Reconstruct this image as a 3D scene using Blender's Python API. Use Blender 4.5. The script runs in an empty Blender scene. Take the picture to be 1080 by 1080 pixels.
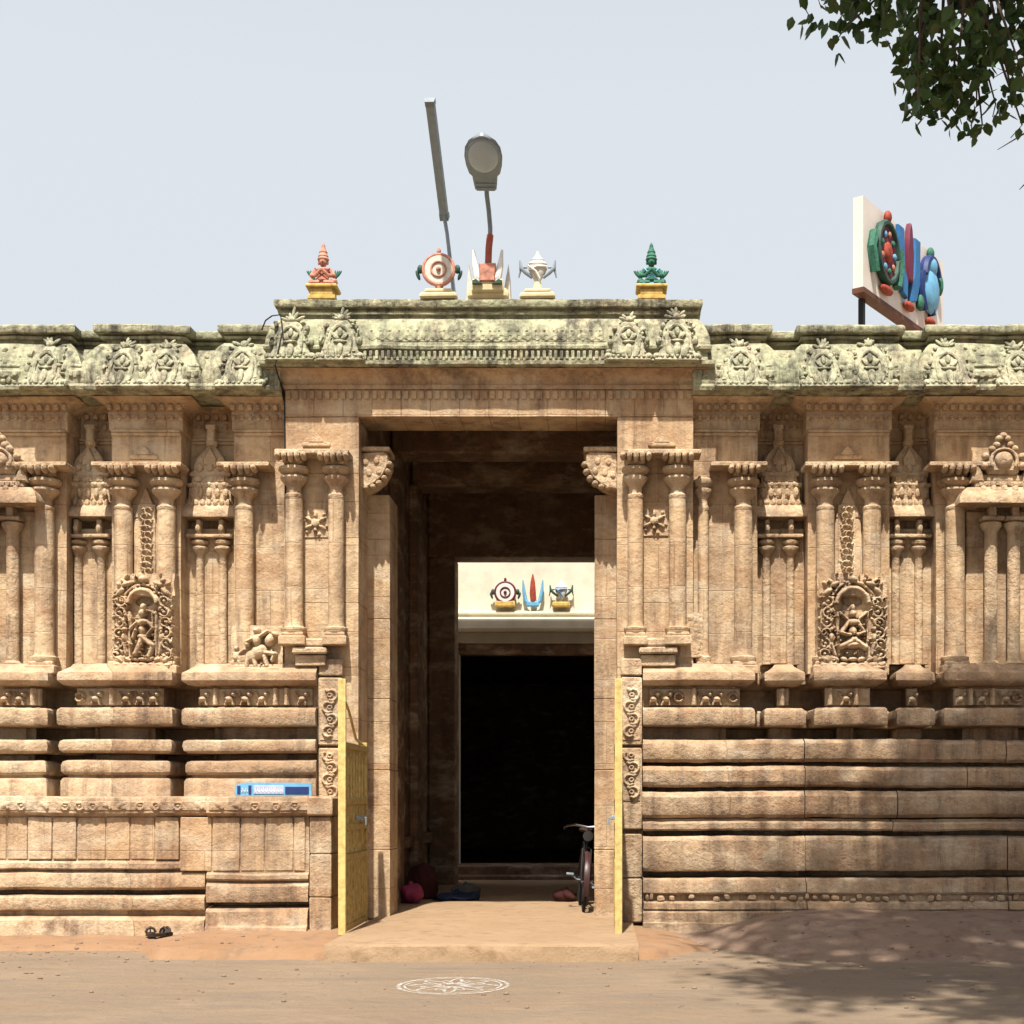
import bpy, math, random
from mathutils import Vector, noise, Matrix
random.seed(7)
R = math.radians
D0 = 15.4            # camera distance to the gateway front (Y = 0), metres
FP = 1500.0          # focal length in photo pixels
EYE = 1.5
SC = bpy.context.scene
# ------------------------------------------------------------------ camera
cam = bpy.data.cameras.new('camera'); camo = bpy.data.objects.new('camera', cam)
SC.collection.objects.link(camo); SC.camera = camo
camo.location = (0, -D0, EYE); camo.rotation_euler = (R(90), 0, 0)
cam.sensor_width = 36; cam.sensor_fit = 'HORIZONTAL'; cam.lens = 36 * FP / 1080
cam.shift_x = -(632 - 540) / 1080; cam.shift_y = (840 - 540) / 1080
cam.clip_end = 2000; cam.clip_start = 0.05
# ------------------------------------------------------------------ world and sun
SUN_EL, SUN_AZ = 62.0, 6.5     # azimuth: degrees left of straight behind the camera
w = bpy.data.worlds.new('World'); SC.world = w; w.use_nodes = True
nt = w.node_tree; bg = nt.nodes['Background']
sky = nt.nodes.new('ShaderNodeTexSky'); sky.sky_type = 'NISHITA'; sky.sun_disc = False
sky.sun_elevation = R(SUN_EL); sky.sun_rotation = R(180 + SUN_AZ)
sky.air_density = 1.0; sky.dust_density = 5.0; sky.ozone_density = 1.0; sky.altitude = 0
# pale haze low in the sky, thinning out towards the zenith
tc = nt.nodes.new('ShaderNodeTexCoord'); sp_ = nt.nodes.new('ShaderNodeSeparateXYZ'); nt.links.new(tc.outputs['Generated'], sp_.inputs[0])
hz = nt.nodes.new('ShaderNodeMapRange'); hz.interpolation_type = 'SMOOTHSTEP'; nt.links.new(sp_.outputs[2], hz.inputs[0])
hz.inputs[1].default_value = .42; hz.inputs[2].default_value = .85; hz.inputs[3].default_value = .93; hz.inputs[4].default_value = .15
mxs = nt.nodes.new('ShaderNodeMix'); mxs.data_type = 'RGBA'; nt.links.new(hz.outputs[0], mxs.inputs[0]); nt.links.new(sky.outputs[0], mxs.inputs[6]); mxs.inputs[7].default_value = (4.02, 4.28, 4.52, 1)
nt.links.new(mxs.outputs[2], bg.inputs[0]); bg.inputs[1].default_value = 0.10
SV = Vector((-math.sin(R(SUN_AZ)) * math.cos(R(SUN_EL)), -math.cos(R(SUN_AZ)) * math.cos(R(SUN_EL)), math.sin(R(SUN_EL))))
sl = bpy.data.lights.new('sun', 'SUN'); sl.energy = 5.0; sl.angle = R(0.9); sl.color = (1, .94, .84)
so = bpy.data.objects.new('sun', sl); SC.collection.objects.link(so)
so.rotation_euler = SV.to_track_quat('Z', 'Y').to_euler(); so.location = (0, -20, 30)
SC.view_settings.view_transform = 'Standard'; SC.view_settings.look = 'None'
SC.view_settings.exposure = 0.92; SC.view_settings.gamma = 1.0

def X(px, Y=0.0): return (px - 632) * (D0 + Y) / FP
def Z(py, Y=0.0): return EYE + (840 - py) * (D0 + Y) / FP
def P(px, py, Y=0.0): return Vector((X(px, Y), Y, Z(py, Y)))

# ------------------------------------------------------------------ materials
ALB = .80      # overall albedo factor for every surface
class NT:
    def __init__(s, name, rough=.85):
        s.m = bpy.data.materials.new(name); s.m.use_nodes = True
        s.t = s.m.node_tree; s.b = s.t.nodes['Principled BSDF']; s.b.inputs['Roughness'].default_value = rough
        s.b.inputs['Specular IOR Level'].default_value = .25
        s.co = s.t.nodes.new('ShaderNodeTexCoord').outputs['Object']
    def n(s, typ, **k):
        o = s.t.nodes.new(typ)
        for a, v in k.items(): setattr(o, a, v)
        return o
    def l(s, a, b): s.t.links.new(a, b)
    def mapped(s, scale):
        m = s.n('ShaderNodeMapping'); m.inputs['Scale'].default_value = scale; s.l(s.co, m.inputs['Vector']); return m.outputs[0]
    def noise(s, scale, detail=5, rough=.55, vec=None, dist=0):
        o = s.n('ShaderNodeTexNoise'); o.inputs['Scale'].default_value = scale; o.inputs['Detail'].default_value = detail
        o.inputs['Roughness'].default_value = rough; o.inputs['Distortion'].default_value = dist
        s.l(vec or s.co, o.inputs['Vector']); return o.outputs['Fac']
    def ramp(s, fac, p0, p1, v0=0, v1=1):
        o = s.n('ShaderNodeMapRange'); o.inputs[1].default_value = p0; o.inputs[2].default_value = p1
        o.inputs[3].default_value = v0; o.inputs[4].default_value = v1; s.l(fac, o.inputs[0]); return o.outputs[0]
    def mix(s, fac, a, b, mode='MIX'):
        o = s.n('ShaderNodeMix', data_type='RGBA', blend_type=mode)
        if isinstance(fac, float): o.inputs[0].default_value = fac
        else: s.l(fac, o.inputs[0])
        for i, v in ((6, a), (7, b)):
            if isinstance(v, tuple): o.inputs[i].default_value = (*v, 1)
            else: s.l(v, o.inputs[i])
        return o.outputs[2]
    def math(s, op, a, b=None):
        o = s.n('ShaderNodeMath', operation=op)
        for i, v in ((0, a), (1, b)):
            if v is None: continue
            if isinstance(v, (int, float)): o.inputs[i].default_value = v
            else: s.l(v, o.inputs[i])
        return o.outputs[0]
    def done(s, col, height=None, strength=.4, dist=.01):
        if isinstance(col, tuple): col = tuple(c*ALB for c in col)
        else: col = s.mix(1.0, col, (ALB, ALB, ALB), 'MULTIPLY')
        if isinstance(col, tuple): s.b.inputs['Base Color'].default_value = (*col, 1)
        else: s.l(col, s.b.inputs['Base Color'])
        if height is not None:
            b = s.n('ShaderNodeBump'); b.inputs['Strength'].default_value = strength; b.inputs['Distance'].default_value = dist
            s.l(height, b.inputs['Height']); s.l(b.outputs[0], s.b.inputs['Normal'])
        return s.m

def stone_mat(name, c1, c2, c3, dirt=(.115, .07, .048), dirt_amt=.75, joints=True, bw=1.15, bh=.47, bump=.5):
    m = NT(name, .9)
    col = m.mix(m.ramp(m.noise(.9, 4), .35, .65), c1, c2)
    col = m.mix(m.ramp(m.noise(2.7, 6, .65), .45, .75), col, c3)
    sp = m.n('ShaderNodeSeparateXYZ'); m.l(m.co, sp.inputs[0])
    h = None
    if joints:
        cb = m.n('ShaderNodeCombineXYZ'); m.l(m.math('ADD', sp.outputs[0], m.math('MULTIPLY', sp.outputs[1], .9)), cb.inputs[0]); m.l(sp.outputs[2], cb.inputs[1])
        # slight waviness of the joints
        vm = m.n('ShaderNodeVectorMath', operation='ADD'); m.l(cb.outputs[0], vm.inputs[0])
        nn = m.n('ShaderNodeTexNoise'); nn.inputs['Scale'].default_value = 3; m.l(m.co, nn.inputs['Vector'])
        sc = m.n('ShaderNodeVectorMath', operation='SCALE'); sc.inputs['Scale'].default_value = .02; m.l(nn.outputs['Color'], sc.inputs[0]); m.l(sc.outputs[0], vm.inputs[1])
        br = m.n('ShaderNodeTexBrick'); m.l(vm.outputs[0], br.inputs['Vector'])
        br.inputs['Scale'].default_value = 1; br.inputs['Brick Width'].default_value = bw; br.inputs['Row Height'].default_value = bh
        br.inputs['Mortar Size'].default_value = .006; br.inputs['Mortar Smooth'].default_value = .6
        br.inputs['Color1'].default_value = (.80, .70, .62, 1); br.inputs['Color2'].default_value = (1.06, 1.07, 1.04, 1); br.inputs['Mortar'].default_value = (.62, .52, .45, 1)
        br.offset = .43; br.squash = 1.3; br.squash_frequency = 3
        col = m.mix(m.ramp(m.noise(1.4, 4), .35, .6, .35, 1), col, m.mix(1.0, col, br.outputs['Color'], 'MULTIPLY'))
        h = m.math('MULTIPLY', br.outputs['Fac'], -.6)
    # rain streaks and lichen
    st = m.noise(1.0, 6, .7, m.mapped((5.5, 5.5, .55)))
    pt = m.noise(1.6, 5, .7)
    k = m.math('MULTIPLY', m.ramp(st, .44, .62), m.ramp(pt, .40, .56))
    col = m.mix(m.math('MULTIPLY', k, dirt_amt), col, dirt)
    st2 = m.noise(9, 8, .75)
    col = m.mix(m.math('MULTIPLY', m.ramp(st2, .56, .70), .6), col, dirt)
    col = m.mix(m.ramp(m.noise(1.3, 7, .72, m.mapped((1.2, 1.2, 2.6))), .50, .68, 0, .6), col, (.64, .55, .41))
    col = m.mix(m.ramp(m.noise(3.3, 7, .75, m.mapped((1, 1, 1.7))), .50, .66, 0, .62), col, (.30, .155, .08))
    gr = m.noise(55, 3, .7)
    col = m.mix(m.ramp(gr, .3, .7, 0, .28), col, m.mix(.5, col, (.75, .55, .36)))
    col = m.mix(m.ramp(m.noise(23, 4, .7), .55, .8, 0, .5), col, m.mix(1.0, col, (.6, .5, .42), 'MULTIPLY'))
    big = m.noise(1.0, 5, .7, m.mapped((2.6, 2.6, .35)))
    col = m.mix(m.ramp(big, .50, .66, 0, .62*dirt_amt), col, (.21, .145, .10))
    hh = m.math('ADD', m.math('MULTIPLY', m.noise(28, 8, .62), .6), m.math('MULTIPLY', m.noise(6, 6, .65), 1.6))
    if h is not None: hh = m.math('ADD', hh, h)
    return m.done(col, hh, bump, .035)

STONE = stone_mat('sandstone', (.57, .415, .255), (.64, .49, .32), (.45, .285, .16))
STONE_S = stone_mat('sandstone carved', (.59, .43, .265), (.66, .51, .335), (.45, .285, .16), joints=False, bump=.8)
BASE = stone_mat('sandstone weathered base', (.49, .355, .225), (.55, .42, .28), (.35, .24, .155), joints=True, bw=1.7, bh=5.0, dirt_amt=.95, bump=.6)
DARKST = stone_mat('shade darkened passage stone', (.13, .072, .042), (.17, .095, .055), (.10, .055, .033), dirt=(.05, .03, .02), bump=.5)  # sandstone darkened for soot and to put the interior's deep shade into the colour
def moss_mat(name, a, b, c, amt, th):
    m = NT(name, .92)
    col = m.mix(m.ramp(m.noise(1.1, 6, .65), .35, .65), a, b)
    col = m.mix(m.ramp(m.noise(3.5, 6, .7), .5, .68), col, c)
    st = m.noise(1.0, 7, .75, m.mapped((7, 7, .8)))
    reg = m.noise(1.2, 5, .7)
    col = m.mix(m.math('MULTIPLY', m.ramp(st, .40, .60), m.ramp(reg, .36, .56, .25, amt)), col, (.095, .088, .068))
    col = m.mix(m.ramp(m.noise(14, 8, .75), th, th+.16, 0, .75), col, (.11, .10, .075))
    vo = m.n('ShaderNodeTexVoronoi'); vo.inputs['Scale'].default_value = 15; m.l(m.co, vo.inputs['Vector'])
    hh = m.math('ADD', m.math('MULTIPLY', m.noise(20, 8, .7), 1.2), m.math('MULTIPLY', vo.outputs['Distance'], -.8))
    return m.done(col, hh, .7, .03)
MOSS = moss_mat('lichen covered stone', (.53, .50, .33), (.41, .43, .275), (.55, .47, .31), 1.0, .51)
CREST = moss_mat('pale lichen stone', (.55, .52, .36), (.45, .465, .31), (.57, .49, .34), .95, .52)
def simple(name, col, rough=.6, var=.15, scale=12, metal=0, bump=0):
    m = NT(name, rough); m.b.inputs['Metallic'].default_value = metal
    dk = tuple(c * (1 - var * 2.2) for c in col)
    c = m.mix(m.ramp(m.noise(scale, 6, .65), .4, .75), col, dk)
    return m.done(c, m.noise(scale * 3, 5) if bump else None, bump or .1, .01)
CREAM = simple('cream limewash', (.76, .71, .57), .8, .12, 2.5)
CREAM2 = simple('greyed limewash', (.50, .46, .37), .8, .1, 3)
WHITE = simple('white paint', (.78, .76, .72), .6, .08)
OFFW = simple('weathered white paint', (.66, .63, .56), .7, .14, 20)
YEL = simple('ochre paint', (.66, .45, .14), .8, .28, 14)
YEL2 = simple('pale yellow plaster', (.66, .56, .33), .8, .12, 15)
RED = simple('red paint', (.38, .07, .04), .7, .3, 20)
PINK = simple('faded pink paint', (.60, .28, .20), .8, .3, 16)
GREEN = simple('green paint', (.05, .19, .13), .75, .3, 30)
DGREEN = simple('dark green paint', (.03, .08, .06), .6, .2, 20)
BLUE = simple('blue paint', (.03, .17, .42), .5, .15)
LBLUE = simple('light blue paint', (.16, .42, .66), .5, .12)
NAVY = simple('navy paint', (.02, .04, .16), .5, .1)
BLACK = simple('black paint', (.018, .016, .016), .5, .1)
MAROON = simple('maroon paint', (.16, .02, .05), .6, .15)
GATE = simple('yellow gate paint', (.50, .35, .12), .65, .30, 16, 0, .4)
GATE_L = simple('pale yellow gate edge', (.70, .53, .20), .55, .22, 18, 0, .2)
STEEL = simple('galvanised steel', (.27, .33, .39), .5, .1, 14)
LAMPGREY = simple('lamp housing grey', (.24, .28, .32), .5, .12, 14)
RUST = simple('rusty red primer', (.42, .10, .06), .7, .2)
TYRE = simple('tyre rubber', (.015, .015, .016), .8, .1)
CHROME = simple('chrome', (.16, .16, .17), .22, .05, 10, 1)
MUDG = simple('mudguard paint', (.06, .025, .025), .4, .1)
PINKC = simple('pink cloth', (.28, .04, .10), .9, .15, 14, 0, .4)
REDC = simple('dark red cloth', (.055, .014, .012), .9, .15, 14, 0, .4)
BLUEC = simple('blue cloth', (.010, .02, .055), .9, .15, 14, 0, .4)
GREYC = simple('grey cloth', (.10, .098, .09), .9, .15, 14, 0, .4)
LEATHER = simple('dark leather', (.035, .022, .018), .6, .1)
BROWNM = simple('brown frame', (.14, .055, .035), .6, .15)
def chalk_mat():
    m = NT('white rice powder', 1); tr = m.n('ShaderNodeBsdfTransparent'); mx = m.n('ShaderNodeMixShader')
    m.l(m.ramp(m.noise(16, 8, .8), .42, .66, .08, .75), mx.inputs[0]); m.l(tr.outputs[0], mx.inputs[1]); m.l(m.b.outputs[0], mx.inputs[2]); m.l(mx.outputs[0], m.t.nodes['Material Output'].inputs[0])
    return m.done((.72, .70, .66))
CHALK = chalk_mat()
def glass_mat():
    m = NT('lamp glass', .25); return m.done((.38, .45, .53))
LENS = glass_mat()
def leaf_mat():
    m = NT('leaf', .5)
    col = m.mix(m.ramp(m.noise(2.0, 3), .35, .65), (.035, .075, .022), (.075, .125, .035))
    col = m.mix(m.ramp(m.noise(9, 2), .6, .75), col, (.12, .10, .035))
    m.b.inputs['Subsurface Weight'].default_value = 0
    tr = m.n('ShaderNodeBsdfTranslucent'); m.l(col, tr.inputs[0])
    mx = m.n('ShaderNodeMixShader'); mx.inputs[0].default_value = .25
    m.l(m.b.outputs[0], mx.inputs[1]); m.l(tr.outputs[0], mx.inputs[2])
    m.l(mx.outputs[0], m.t.nodes['Material Output'].inputs[0])
    return m.done(col)
LEAF = leaf_mat()
BARK = simple('bark', (.12, .085, .06), .95, .2, 8, 0, .8)
def road_mat():
    m = NT('dusty road', .95)
    col = m.mix(m.ramp(m.noise(.5, 5), .35, .65), (.24, .172, .112), (.29, .215, .142))
    col = m.mix(m.ramp(m.noise(2.2, 7, .7, m.mapped((.4, 1.3, 1))), .45, .7), col, (.21, .165, .125))
    col = m.mix(m.ramp(m.noise(1.0, 7, .75, m.mapped((.25, 2.2, 1))), .52, .68, 0, .5), col, (.15, .12, .095))
    col = m.mix(m.ramp(m.noise(70, 4, .8), .5, .75, 0, .5), col, (.17, .13, .105))
    col = m.mix(m.ramp(m.noise(160, 2, .8), .62, .72, 0, .8), col, (.50, .42, .33))
    col = m.mix(m.ramp(m.noise(1.1, 6, .7), .55, .75, 0, .7), col, (.33, .235, .15))
    return m.done(col, m.math('ADD', m.noise(45, 8, .75), m.math('MULTIPLY', m.noise(7, 6), 2.5)), .7, .03)
ROAD = road_mat()
def dirt_mat(name, a, b, c):
    m = NT(name, .97)
    col = m.mix(m.ramp(m.noise(1.3, 6, .65), .35, .65), a, b)
    col = m.mix(m.ramp(m.noise(5, 7, .7), .5, .7), col, c)
    col = m.mix(m.ramp(m.noise(60, 4, .8), .55, .75, 0, .5), col, (.22, .13, .08))
    return m.done(col, m.math('ADD', m.noise(40, 8, .75), m.math('MULTIPLY', m.noise(6, 5), 1.5)), .6, .025)
DIRT = dirt_mat('orange dirt', (.29, .165, .088), (.33, .20, .115), (.21, .135, .085))
MOUND = dirt_mat('reddish sand', (.25, .165, .115), (.29, .21, .155), (.19, .115, .08))
FLOORM = dirt_mat('worn stone floor', (.32, .215, .125), (.37, .255, .155), (.25, .16, .09))

# ------------------------------------------------------------------ mesh builder
class MB:
    def __init__(s): s.v = []; s.f = []
    def add(s, vs, fs):
        o = len(s.v); s.v += [Vector(v) for v in vs]; s.f += [tuple(i + o for i in f) for f in fs]; return s
    def box(s, x0, x1, y0, y1, z0, z1, b=.008):
        b = min(b, abs(x1 - x0) * .3, abs(y1 - y0) * .3, abs(z1 - z0) * .3)
        xs = (x0, x1); ys = (y0, y1); zs = (z0, z1); vs = []; idx = {}
        for i in (0, 1):
            for j in (0, 1):
                for k in (0, 1):
                    sx = b if i == 0 else -b; sy = b if j == 0 else -b; sz = b if k == 0 else -b
                    for a, p in enumerate(((xs[i], ys[j] + sy, zs[k] + sz), (xs[i] + sx, ys[j], zs[k] + sz), (xs[i] + sx, ys[j] + sy, zs[k]))):
                        idx[i, j, k, a] = len(vs); vs.append(p)
        fs = []
        I = lambda i, j, k, a: idx[i, j, k, a]
        fs += [(I(0,0,0,0), I(0,0,1,0), I(0,1,1,0), I(0,1,0,0)), (I(1,0,0,0), I(1,1,0,0), I(1,1,1,0), I(1,0,1,0))]
        fs += [(I(0,0,0,1), I(1,0,0,1), I(1,0,1,1), I(0,0,1,1)), (I(0,1,0,1), I(0,1,1,1), I(1,1,1,1), I(1,1,0,1))]
        fs += [(I(0,0,0,2), I(0,1,0,2), I(1,1,0,2), I(1,0,0,2)), (I(0,0,1,2), I(1,0,1,2), I(1,1,1,2), I(0,1,1,2))]
        for i in (0, 1):
            for j in (0, 1): fs.append((I(i,j,0,0), I(i,j,0,1), I(i,j,1,1), I(i,j,1,0)))
            for k in (0, 1): fs.append((I(i,0,k,0), I(i,1,k,0), I(i,1,k,2), I(i,0,k,2)))
        for j in (0, 1):
            for k in (0, 1): fs.append((I(0,j,k,1), I(0,j,k,2), I(1,j,k,2), I(1,j,k,1)))
        for i in (0, 1):
            for j in (0, 1):
                for k in (0, 1): fs.append((I(i,j,k,0), I(i,j,k,1), I(i,j,k,2)))
        return s.add(vs, fs)
    def lathe(s, cx, cy, prof, n=20, sy=1.0, square=0):
        vs = []; fs = []
        for r, z in prof:
            for k in range(n):
                a = 2 * math.pi * (k + .5) / n; c, d = math.cos(a), math.sin(a)
                if square: m = max(abs(c), abs(d)); c /= m; d /= m
                vs.append((cx + r * c, cy + r * d * sy, z))
        for i in range(len(prof) - 1):
            for k in range(n):
                k2 = (k + 1) % n; fs.append((i*n + k, i*n + k2, (i+1)*n + k2, (i+1)*n + k))
        fs.append(tuple(range(n))[::-1]); fs.append(tuple((len(prof)-1)*n + k for k in range(n)))
        return s.add(vs, fs)
    def ell(s, c, r, n=10, m=7, rot=None):
        vs = []; fs = []; c = Vector(c)
        for i in range(m + 1):
            t = math.pi * i / m
            for k in range(n):
                a = 2 * math.pi * k / n
                p = Vector((r[0]*math.sin(t)*math.cos(a), r[1]*math.sin(t)*math.sin(a), r[2]*math.cos(t)))
                if rot is not None: p = rot @ p
                vs.append(c + p)
        for i in range(m):
            for k in range(n):
                k2 = (k+1) % n; fs.append((i*n+k, (i+1)*n+k, (i+1)*n+k2, i*n+k2))
        return s.add(vs, fs)
    def tube(s, pts, r, n=8, closed=False):
        pts = [Vector(p) for p in pts]; N = len(pts); vs = []; fs = []
        rr = r if isinstance(r, (list, tuple)) else [r] * N
        ref = None
        for i, p in enumerate(pts):
            if closed: t = pts[(i+1) % N] - pts[i-1]
            else: t = pts[min(i+1, N-1)] - pts[max(i-1, 0)]
            t.normalize()
            if ref is None: ref = Vector((0, 0, 1)) if abs(t.z) < .9 else Vector((1, 0, 0))
            u = t.cross(ref); u.normalize(); v = u.cross(t); v.normalize(); ref = v
            for k in range(n):
                a = 2*math.pi*k/n; vs.append(p + (u*math.cos(a) + v*math.sin(a)) * rr[i])
        for i in range(N if closed else N-1):
            j = (i+1) % N
            for k in range(n):
                k2 = (k+1) % n; fs.append((i*n+k, i*n+k2, j*n+k2, j*n+k))
        if not closed: fs.append(tuple(range(n))[::-1]); fs.append(tuple((N-1)*n+k for k in range(n)))
        return s.add(vs, fs)
    def prism(s, outline, y0, y1, bev=.01, inset=None):
        """outline in the x-z plane (list of (x,z)), extruded from y1 (back) to y0 (front) with a bevelled front."""
        n = len(outline); cx = sum(p[0] for p in outline)/n; cz = sum(p[1] for p in outline)/n
        mx = max(math.hypot(p[0]-cx, p[1]-cz) for p in outline); k = 1 - bev*1.2/mx
        vs = [(x, y1, z) for x, z in outline] + [(x, y0+bev, z) for x, z in outline] + [(cx+(x-cx)*k, y0, cz+(z-cz)*k) for x, z in outline]
        fs = []
        for a in (0, 1):
            for i in range(n): j = (i+1) % n; fs.append((a*n+i, a*n+j, (a+1)*n+j, (a+1)*n+i))
        fs.append(tuple(2*n+i for i in range(n))); fs.append(tuple(range(n))[::-1])
        return s.add(vs, fs)
    def sweep(s, plan, prof, step=.22, caps=True):
        """prof = (outward offset, z); plan = list of (x,y) left to right, outward is towards -y."""
        pts = []; N = len(plan)
        for i in range(N):
            p = Vector(plan[i]); d0 = (p - Vector(plan[i-1])).normalized() if i else None
            d1 = (Vector(plan[i+1]) - p).normalized() if i < N-1 else None
            if d0 is None: d0 = d1
            if d1 is None: d1 = d0
            n0 = Vector((d0.y, -d0.x)); n1 = Vector((d1.y, -d1.x))
            mt = n0 + n1; mt = mt / (mt.length_squared/2) if mt.length > 1e-4 else n0
            pts.append((p, mt))
        full = []
        for i in range(N-1):
            a, b = pts[i], pts[i+1]; L = (b[0]-a[0]).length; n = max(1, int(L/step))
            nn = Vector(((b[0]-a[0]).y, -(b[0]-a[0]).x)).normalized()
            full.append(a)
            for k in range(1, n): full.append((a[0].lerp(b[0], k/n), nn if (n > 1) else a[1]))
        full.append(pts[-1])
        # interior points use the plain normal, corners the mitre: offsets stay straight because corner offsets lie on the same lines
        vs = []; fs = []; M = len(prof)
        for p, mt in full:
            for o, z in prof:
                q = p + mt*o; vs.append((q.x, q.y, z))
        # fix interior ordering near mitred corners
        F = len(full)
        for i in range(F-1):
            for k in range(M-1): fs.append((i*M+k, (i+1)*M+k, (i+1)*M+k+1, i*M+k+1))
        if caps: fs.append(tuple(range(M))); fs.append(tuple((F-1)*M+k for k in range(M))[::-1])
        return s.add(vs, fs)
    def relief(s, x0, x1, z0, z1, y, shapes, res=.009, plate=.006, back=.02, gain=1.0):
        nx = max(4, int((x1-x0)/res)); nz = max(4, int((z1-z0)/res)); vs = []; fs = []
        H = [[plate]*(nx+1) for _ in range(nz+1)]
        def put(bx0, bx1, bz0, bz1, fn):
            i0 = max(1, int((bx0-x0)/(x1-x0)*nx)); i1 = min(nx-1, int((bx1-x0)/(x1-x0)*nx)+1)
            j0 = max(1, int((bz0-z0)/(z1-z0)*nz)); j1 = min(nz-1, int((bz1-z0)/(z1-z0)*nz)+1)
            for j in range(j0, j1+1):
                pz = z0 + (z1-z0)*j/nz
                for i in range(i0, i1+1):
                    px = x0 + (x1-x0)*i/nx; h = fn(px, pz)
                    if h is None: continue
                    if h < 0: H[j][i] = h
                    elif h > H[j][i]: H[j][i] = h
        for sh in shapes:
            k = sh[0]
            if k == 'e':
                _, cx, cz, rx, rz, ang, h = sh; ca, sa = math.cos(ang), math.sin(ang); m = max(rx, rz)
                def fn(px, pz):
                    u = ((px-cx)*ca + (pz-cz)*sa)/rx; v = (-(px-cx)*sa + (pz-cz)*ca)/rz; d = u*u+v*v
                    return h*(1-d)**.35 if d < 1 else None
                put(cx-m, cx+m, cz-m, cz+m, fn)
            elif k == 'a':
                _, cx, cz, r, wd, h, a0, a1 = sh
                def fn(px, pz):
                    d = math.hypot(px-cx, pz-cz); a = math.atan2(pz-cz, px-cx)
                    if a < a0: a += 2*math.pi
                    if a > a1: return None
                    t = abs(d-r)/wd
                    return h*(1-t*t)**.4 if t < 1 else None
                put(cx-r-wd, cx+r+wd, cz-r-wd, cz+r+wd, fn)
            elif k == 'l':
                _, ax, az, bx, bz, wd, h = sh; L2 = (bx-ax)**2+(bz-az)**2 + 1e-9
                def fn(px, pz):
                    t = max(0, min(1, ((px-ax)*(bx-ax)+(pz-az)*(bz-az))/L2))
                    d = math.hypot(px-ax-(bx-ax)*t, pz-az-(bz-az)*t)/wd
                    return h*(1-d*d)**.4 if d < 1 else None
                put(min(ax, bx)-wd, max(ax, bx)+wd, min(az, bz)-wd, max(az, bz)+wd, fn)
            elif k == 'h':      # hole
                _, cx, cz, rx, rz, dep = sh
                put(cx-rx, cx+rx, cz-rz, cz+rz, lambda px, pz: -dep if ((px-cx)/rx)**2+((pz-cz)/rz)**2 < 1 else None)
        for j in range(nz+1):
            for i in range(nx+1):
                edge = i in (0, nx) or j in (0, nz)
                vs.append((x0+(x1-x0)*i/nx, y + back if edge else y - (H[j][i]*gain if H[j][i] > 0 else H[j][i]), z0+(z1-z0)*j/nz))
        for j in range(nz):
            for i in range(nx):
                a = j*(nx+1)+i; fs.append((a, a+1, a+nx+2, a+nx+1))
        return s.add(vs, fs)
    def jitter(s, amp=.006, sc=2.2, amp2=.0025):
        for v in s.v:
            q = noise.noise_vector(v*sc); q2 = noise.noise_vector(v*11 + Vector((5, 5, 5)))
            v += q*amp + q2*amp2
        return s
    def xf(s, M):
        s.v = [M @ v for v in s.v]; return s
    def build(s, name, mat, parent=None, smooth=True, ang=38):
        me = bpy.data.meshes.new(name); me.from_pydata([tuple(v) for v in s.v], [], s.f)
        me.validate()
        me.materials.append(mat)
        if smooth:
            me.polygons.foreach_set('use_smooth', [True]*len(me.polygons)); me.update(); me.set_sharp_from_angle(angle=R(ang))
        o = bpy.data.objects.new(name, me); SC.collection.objects.link(o)
        if parent: o.parent = parent
        return o
def tag(o, label=None, cat=None, group=None, kind=None):
    if label: o['label'] = label
    if cat: o['category'] = cat
    if group: o['group'] = group
    if kind: o['kind'] = kind
    return o
def empty(name, loc, label, cat, group=None):
    o = bpy.data.objects.new(name, None); SC.collection.objects.link(o); o.location = loc; o.empty_display_size = .2
    return tag(o, label, cat, group)
def subdiv_pts(a, b, n): return [Vector(a).lerp(Vector(b), i/n) for i in range(n+1)]

# ------------------------------------------------------------------ ground
def sheet(x0, x1, y0, y1, nx, ny, fn):
    m = MB(); vs = []; fs = []
    for j in range(ny+1):
        for i in range(nx+1):
            x = x0+(x1-x0)*i/nx; y = y0+(y1-y0)*j/ny; vs.append((x, y, fn(x, y)))
    for j in range(ny):
        for i in range(nx): a = j*(nx+1)+i; fs.append((a, a+1, a+nx+2, a+nx+1))
    return m.add(vs, fs)
m = MB(); m.add([(-400, -300, 0), (400, -300, 0), (400, 500, 0), (-400, 500, 0)], [(0, 1, 2, 3)])
tag(m.build('ground', ROAD, smooth=False), kind='structure')
# dirt verge along the foot of the wall
def nz(x, y, s, k=0): return noise.noise(Vector((x*s, y*s, k)))
def verge(x, y):
    sm = lambda t: (lambda u: u*u*(3-2*u))(max(0, min(1, t)))
    near = sm((x+4.5+.2*nz(x, 2, 2))/.5)*sm((1.1-x)/.7)        # the kerb of trodden earth either side of the step
    edge = -1.75 - .62*near + .16*nz(x, 0, .7)*(1-near) + .05*nz(x, 0, 3)
    h = sm((y-edge)/(.28-.17*near)); fall = sm((1.5-x+.25*nz(0, y, 1.5))/.9)
    return -.03 + h*fall*(.07 + .055*near + .02*nz(x, y, 2.5) + .02*(y+2)/2)
tag(sheet(-12, 1.6, -3.2, .6, 240, 60, verge).build('dirt_verge', DIRT), kind='structure')
def mound(x, y):
    # trodden earth banked against the right wall, its toe curving out to the road
    a = max(0, min(1, (x-.45)/1.9)); a = a*a*(3-2*a)
    edge = -1.0 - 1.9*a + .12*nz(x, 0, .9) + .04*nz(x, 0, 4)
    t = max(0, min(1, (y-edge)/(.5+1.6*a))); h = t*t*(3-2*t)
    return -.03 + h*(.06 + .26*a + .03*nz(x, y, 1.3)) + .010*nz(x, y, 7)*h
tag(sheet(.3, 9, -3.6, .5, 200, 90, mound).build('sand_drift', MOUND), kind='structure')

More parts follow.
